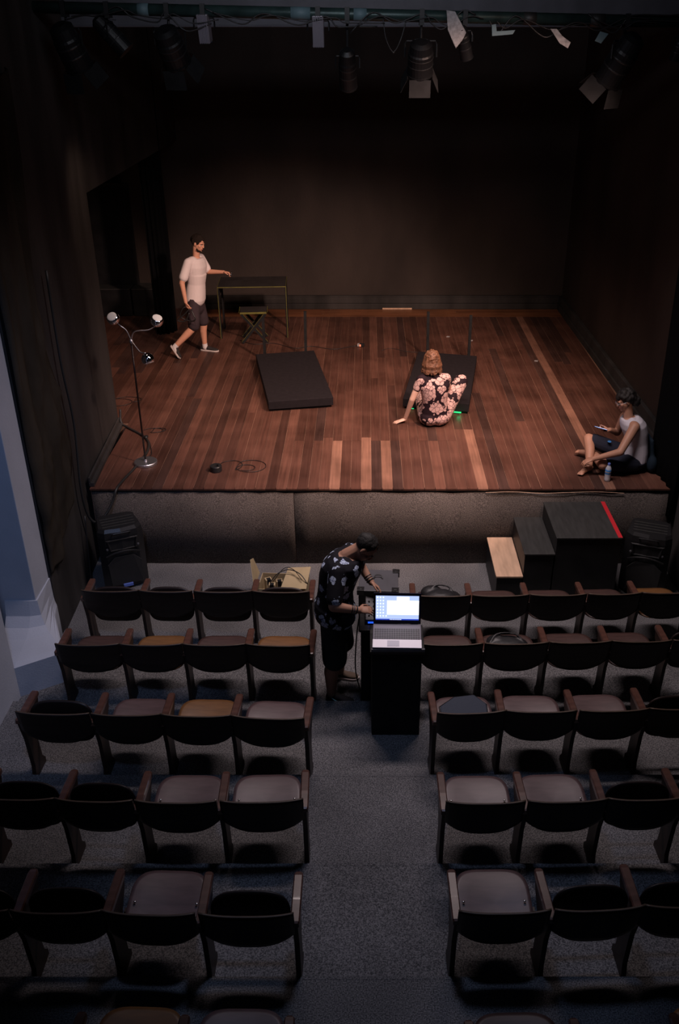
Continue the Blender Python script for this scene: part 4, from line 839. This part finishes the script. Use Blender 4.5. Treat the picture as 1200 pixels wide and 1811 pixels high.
shoe(t, (-.345, 6.25, .082), (-.10, 6.165, .082), m='shoeblack', sole='shoeblack', swoosh=1); shoe(t, (-.325, 6.56, .082), (-.065, 6.52, .082), m='shoebrown', sole='sole')

# ---- walking man
t = thing('person', 'person in a white t-shirt and dark shorts walking at the back left of the stage', 'person', (0, 0, 0))
J = dict(pelvis=(-2.53, 13.25, 1.80), neck=(-2.465, 13.25, 2.42), shR=(-2.555, 13.09, 2.36), shL=(-2.43, 13.41, 2.36), hipR=(-2.54, 13.16, 1.80), hipL=(-2.52, 13.34, 1.80), bend=-.01)
F = V(1, -.35, -.05)
elR, wrR = V(-2.655, 13.0, 2.09), V(-2.615, 12.95, 1.825); elL, wrL = V(-2.33, 13.40, 2.16), V(-2.08, 13.27, 2.185)
knR, anR, knL, anL = V(-2.56, 13.11, 1.41), V(-2.86, 13.05, 1.125), V(-2.455, 13.36, 1.40), V(-2.475, 13.39, 1.04)
b = MB(); torso(b, J, F, .90, .88); hc, hf, hu = V(-2.415, 13.235, 2.605), V(1, -.45, -.35), V(.2, 0, 1)
b.cap(V(*J['neck'])-V(0, 0, .04), hc-V(.03, 0, .06), .052, .050); head(b, hc, hf, hu, .98)
limb(b, [V(-2.50, 13.18, 2.36), J['shR'], elR, wrR], (.05, .052, .040, .026)); limb(b, [V(-2.45, 13.33, 2.36), J['shL'], elL, wrL], (.05, .052, .040, .026))
limb(b, [J['hipR'], knR, knR.lerp(anR, .35), anR], (.085, .056, .055, .036)); limb(b, [J['hipL'], knL, knL.lerp(anL, .35)+V(-.015, 0, 0), anL], (.085, .056, .055, .036))
hand(b, wrR, V(.15, 0, -1), V(.8, .5, .1), V(.6, -.8, 0), (35, 50, 35), .95); hand(b, wrL, V(1, -.25, -.05), V(0, -.3, -1), V(0, -1, .3), (30, 45, 30), .95, .1)
remesh('body', b, M['skin_warm'], .0065, 3, t); face(t, hc, hf, hu, M['hairbrown'], .98)
b = MB(); scalp(b, hc, hf, hu, .016, 5, .35, .0); remesh('hair', b, M['hairbrown'], .008, 2, t)
b = MB(); s_, f_, u_ = frame(hf, hu)
for q in (-.035, -.015, .005, .025, .04): b.ell(hc+f_*(.075-abs(q)*.5)+u_*-.088+s_*q, (.014, .014, .016))
for q in (-1, 1): b.ell(hc+f_*.035+u_*-.075+s_*q*.052, (.010, .03, .022))
remesh('beard', b, M['hairbrown'], .007, 2, t)
b = MB(); torso(b, J, F, .98, 1.0, .018, -.14, .97); torso(b, J, F, 1.0, 1.08, .018, -.14, .60); b.cap(V(-2.50, 13.17, 2.37), J['shR'], .066, .066); b.cap(J['shR'], V(*J['shR']).lerp(elR, .72), .066, .068); b.cap(V(-2.45, 13.33, 2.37), J['shL'], .066, .066); b.cap(J['shL'], V(*J['shL']).lerp(elL, .78), .066, .066)
ts = remesh('t_shirt', b, M['whitecotton'], .0085, 3, t, 'white cotton t-shirt')
b = MB(); torso(b, J, F, .96, .96, .012, -.14, .15); b.cap(J['hipR'], V(*J['hipR']).lerp(knR, .95), .098, .088); b.cap(J['hipL'], V(*J['hipL']).lerp(knL, .92), .098, .086); b.cap(V(*J['hipR']).lerp(knR, .4), V(*J['hipL']).lerp(knL, .4), .09, .09); remesh('shorts', b, M['shorts_dark'], .009, 3, t)
q_ = (anR-knR).normalized(); b = MB(); b.cap(anR-q_*.035, anR+q_*.01, .041, .043); b.cap(anR+q_*.01, V(-2.85, 13.03, 1.07), .043, .038); remesh('sock', b, M['sock'], .007, 1, t)
b = MB(); b.cap(V(-2.475, 13.39, 1.065), V(-2.47, 13.385, 1.01), .041, .043); remesh('sock', b, M['sock'], .007, 1, t)
shoe(t, (-2.925, 13.06, 1.13), (-2.80, 13.0, .955), up=(.85, 0, .45)); shoe(t, (-2.535, 13.41, STG+.002), (-2.265, 13.34, STG+.002))
b = MB(); hp_ = wrL+V(.10, -.035, -.03); b.box(hp_, (.05, .05, .03), Matrix.Rotation(R(20), 3, 'Z')); b.box(hp_+V(.02, .0, .02), (.02, .04, .03)); small('clip', b, M['blackplastic'], 'small black gadget held in the walking man\'s outstretched hand', 'gadget', bevel=.006)
b = MB(); h0 = wrR+V(.02, 0, -.09)
b.tube([h0+V(.03, -.01, 0), h0+V(-.05, -.02, -.08), h0+V(-.16, -.02, -.17), h0+V(-.05, -.03, -.18), h0+V(.02, -.02, -.06)], .010, 6, smooth=5); b.tube([h0+V(0, .02, .02), h0+V(-.07, .0, .0), h0+V(-.12, 0, -.12), h0+V(.0, .02, -.19), h0+V(.10, -.03, -.16), h0+V(.05, 0, -.02)], .009, 6, smooth=5)
small('strap', b, M['blackplastic'], 'bundle of black straps dangling from the walking man\'s lowered hand', 'strap', smooth=True)

# ---- woman seated on the floor, back to us
t = thing('person', 'person in a floral jumpsuit sitting on the boards, seen from behind', 'person', (0, 0, 0))
J = dict(pelvis=(.86, 10.46, 1.075), neck=(.835, 10.42, 1.625), shR=(.985, 10.42, 1.575), shL=(.675, 10.36, 1.58), hipR=(.95, 10.48, 1.07), hipL=(.77, 10.46, 1.07), bend=.03)
F = V(.1, 1, 0)
elL, wrL = V(.575, 10.37, 1.32), V(.50, 10.50, 1.01); elR, wrR = V(1.04, 10.64, 1.36), V(.98, 10.87, 1.30)
knR, anR = V(1.20, 10.76, 1.41), V(1.14, 11.0, 1.155)
knL, anL = V(.70, 10.92, 1.21), V(.88, 10.90, 1.17)
b = MB(); torso(b, J, F, .92, .92); hc, hf, hu = V(.805, 10.43, 1.80), V(-.1, 1, -.35), V(0, .2, 1)
b.cap(V(*J['neck'])-V(0, 0, .04), hc-V(0, .03, .06), .050, .046); head(b, hc, hf, hu, .94)
limb(b, [V(.79, 10.40, 1.58), J['shL'], elL, wrL], (.045, .048, .037, .024)); limb(b, [V(.88, 10.40, 1.58), J['shR'], elR, wrR], (.045, .048, .037, .024))
limb(b, [J['hipR'], knR, anR], (.10, .060, .036)); limb(b, [J['hipL'], knL, anL], (.10, .06, .036)); b.cap(anR, anR+V(.02, .14, -.02), .034, .024); b.cap(anL, anL+V(.12, .10, -.03), .034, .024)
hand(b, wrL+V(-.005, 0, -.01), V(-1, -.10, -.28), V(0, 0, -1), V(0, 1, 0), (4, 2, 2), .95, .15); hand(b, wrR, V(-.5, .8, -.2), V(0, 0, -1), V(-1, 0, 0), (20, 20, 20), .9)
remesh('body', b, M['skin_pale'], .0065, 3, t); face(t, hc, hf, hu, M['hairred'], .94)
b = MB(); scalp(b, hc, hf, hu, .013, 9, .30, -.3, k=1.0); rr = random.Random(4)
for i in range(150):
    a = R(rr.uniform(165, 375)); rad = .080+.018*rr.random(); wv = rr.uniform(-.3, .3); z0_ = rr.uniform(-.02, .07); q0 = [hc+V(math.cos(a+wv*u_)*(rad+fl), math.sin(a+wv*u_)*(rad+fl)*.95, z_) for u_, fl, z_ in ((0, -.042, z0_+.05), (.1, -.012, z0_*.6+.015), (.3, .006, -.025), (.8, .016, -.055), (.4, .010, -.09), (1.0, .030, -.105-.055*rr.random()))]
    b.tube(q0, [.010, .014, .015, .014, .013, .006], 7)
b.ell(hc+V(0, -.075, -.085), (.058, .030, .065)); b.ell(hc+V(.0, -.06, -.05), (.07, .04, .07))
remesh('hair', b, M['hairred'], .006, 1, t, 'wavy auburn shoulder-length hair')
b = MB(); torso(b, J, F, 1.02, 1.05, .014, -.14, .97); b.cap(V(.79, 10.40, 1.585), J['shL'], .060, .060); b.cap(J['shL'], V(*J['shL']).lerp(elL, .42), .060, .056); b.cap(V(.88, 10.40, 1.585), J['shR'], .060, .060); b.cap(J['shR'], V(*J['shR']).lerp(elR, .30), .060, .056)
b.ell((.80, 10.44, 1.07), (.135, .15, .118)); b.ell((.92, 10.45, 1.07), (.135, .15, .118)); b.ell((.86, 10.46, 1.16), (.17, .13, .13))
b.cap(J['hipR'], knR, .125, .092); b.cap(knR, V(*knR).lerp(anR, .95), .078, .056); b.cap(J['hipL'], knL, .115, .080); b.cap(knL, V(*knL).lerp(anL, .9), .078, .056)
remesh('jumpsuit', b, M['floral_w'], .009, 4, t, 'dark jumpsuit covered in pale pink blossoms')

# ---- man seated cross-legged at the right front corner
t = thing('person', 'person in a white vest sitting cross-legged, looking at a phone', 'person', (0, 0, 0))
J = dict(pelvis=(3.03, 9.18, 1.06), neck=(2.90, 9.20, 1.58), shL=(2.925, 9.03, 1.52), shR=(2.905, 9.37, 1.50), hipL=(2.99, 9.09, 1.06), hipR=(3.0, 9.28, 1.06), bend=.05)
F = V(-1, -.1, -.1)
elL, wrL = V(2.76, 8.875, 1.29), V(2.50, 8.965, 1.165); elR, wrR = V(2.88, 9.48, 1.26), V(2.755, 9.36, 1.345)
knR, anR = V(2.53, 9.36, 1.235), V(2.50, 9.08, 1.03); knL, anL = V(2.62, 8.99, 1.09), V(2.60, 9.40, 1.05)
b = MB(); torso(b, J, F, .95, .92); hc, hf, hu = V(2.835, 9.20, 1.76), V(-1, -.12, -.42), V(-.35, 0, 1)
b.cap(V(*J['neck'])-V(0, 0, .05), hc-V(-.03, 0, .05), .054, .050); head(b, hc, hf, hu, .98)
limb(b, [V(2.92, 9.13, 1.52), J['shL'], elL, wrL], (.05, .057, .042, .027)); limb(b, [V(2.91, 9.28, 1.52), J['shR'], elR, wrR], (.05, .055, .042, .027))
limb(b, [J['hipR'], knR, knR.lerp(anR, .4)+V(.01, 0, 0), anR], (.09, .060, .056, .036)); limb(b, [J['hipL'], knL, knL.lerp(anL, .4), anL], (.09, .060, .056, .036))
for a_, tip, up_ in ((anR, V(2.40, 8.99, .985), V(0, 0, 1)), (anL, V(2.47, 9.50, 1.01), V(0, 0, 1))):
    d_ = (tip-a_).normalized(); sd_ = d_.cross(V(0, 0, 1)).normalized(); m1 = a_.lerp(tip, .35)-V(0, 0, .008); b.cap(a_+V(.02, .02, -.03), m1, .034, .032); b.cap(m1, tip, .034, .026)
    for i in range(5): q = tip+sd_*(.026-.013*i); b.cap(q, q+d_*(.040-.003*i), .0105-.0012*i if i < 1 else .0085, .0075, 8)
hand(b, wrL, V(-.85, .12, -.42), V(0, .15, -1), V(-.2, 1, .2), (14, 22, 20), 1.0, .15); hand(b, wrR, V(-1, -.25, .02), V(.1, -.2, 1), V(0, 1, 0), (20, 35, 30), .95)
remesh('body', b, M['skin_tan'], .0065, 3, t); face(t, hc, hf, hu, M['hairblack'], .98)
b = MB(); scalp(b, hc, hf, hu, .024, 21, .35, -.05); b.ell(hc+V(.105, .0, -.01), (.055, .062, .055)); rr = random.Random(8)
for i in range(26): d_ = V(rr.gauss(0, 1), rr.gauss(0, 1), rr.gauss(0, 1)).normalized(); b.ell(hc+V(.11, 0, -.01)+d_*.048, (.017, .017, .017), None, 8)
remesh('hair', b, M['hairblack'], .0075, 2, t, 'curly black hair tied in a bunch')
b = MB(); s_, f_, u_ = frame(hf, hu)
for q in (-1, 1):
    cc = hc+s_*q*.030+f_*.097+u_*.003; pts = [cc+s_*.019*math.cos(2*math.pi*i/14)+u_*.016*math.sin(2*math.pi*i/14) for i in range(15)]; b.tube(pts, .0022, 6); b.tube([hc+s_*q*.049+f_*.096+u_*.006, hc+s_*q*.078+f_*.03+u_*.008, hc+s_*q*.080-f_*.01+u_*.0], .0022, 6)
b.tube([hc+s_*-.011+f_*.099+u_*.006, hc+s_*.011+f_*.099+u_*.006], .0022, 6); obj('glasses', b, M['chrome2'], t, smooth=True)
b = MB(); torso(b, J, F, .96, 1.0, .016, -.14, .97); b.cap(V(2.92, 9.12, 1.545), V(2.93, 9.06, 1.53), .045, .040); b.cap(V(2.91, 9.28, 1.545), V(2.91, 9.34, 1.52), .045, .040); remesh('vest', b, M['whitevest'], .0085, 3, t, 'white sleeveless vest')
b = MB(); torso(b, J, F, 1.02, .96, .016, -.14, .10); b.cap(J['hipR'], V(*J['hipR']).lerp(knR, .86), .105, .084); b.cap(J['hipL'], V(*J['hipL']).lerp(knL, .80), .105, .082); b.cap(V(2.86, 9.1, 1.045), V(2.86, 9.28, 1.045), .085, .085); remesh('shorts', b, M['shorts_navy'], .009, 3, t, 'dark navy shorts')
b = MB(); b.bb((2.745, 9.18, 1.235), (2.785, 9.20, 1.255)); 
b = MB(); b.ell((2.735, 9.24, 1.252), (.022, .028, .008)); obj('badge', b, M['bottleblue'], t, label='small blue logo patch on the shorts')
b = MB(); b.box((3.185, 9.22, 1.17), (.04, .34, .36), Matrix.Rotation(R(-10), 3, 'Y')); b.ell((3.19, 9.06, 1.06), (.06, .07, .10)); tag(remesh('jacket', b, M['tealshirt'], .012, 8), 'dark teal jacket bunched behind the back of the man with the phone', 'jacket')
t = thing('phone', 'glowing phone held by the man sitting cross-legged', 'phone', (wrR.x-.115, wrR.y-.045, wrR.z+.034)); t.rotation_euler = (R(-12), R(20), R(14))
b = MB(); b.box((0, 0, 0), (.145, .072, .009)); obj('phone_body', b, M['bezel'], t, bevel=.003); b = MB(); b.box((0, 0, .0055), (.132, .064, .001)); obj('phone_screen', b, M['phone_screen'], t)
# water bottle
t = thing('water_bottle', 'clear plastic water bottle with a blue label near the stage edge', 'bottle', (2.655, 8.86, STG+.002))
b = MB(); b.lathe([(.026, 0), (.032, .004), (.033, .03), (.031, .05), (.033, .07), (.033, .14), (.030, .155), (.018, .178), (.013, .185), (.013, .195)], (0, 0, 0), (0, 0, 1), 20); obj('bottle_body', b, M['clearplastic'], t, smooth=True)
b = MB(); b.lathe([(.0335, .085), (.0342, .087), (.0342, .138), (.0335, .14)], (0, 0, 0), (0, 0, 1), 20); obj('bottle_label', b, M['bottleblue'], t, smooth=True)
b = MB(); b.lathe([(.0345, .105), (.0348, .106), (.0348, .118), (.0345, .119)], (0, 0, 0), (0, 0, 1), 20); obj('label_band', b, M['whitetape'], t, smooth=True)
b = MB(); b.lathe([(.015, .190), (.0155, .192), (.0155, .210), (.013, .213), (.003, .2135)], (0, 0, 0), (0, 0, 1), 16); obj('bottle_cap', b, M['label_blue'], t, smooth=True)
print('planks', len([o for o in bpy.data.objects if o.name.startswith('plank')]))
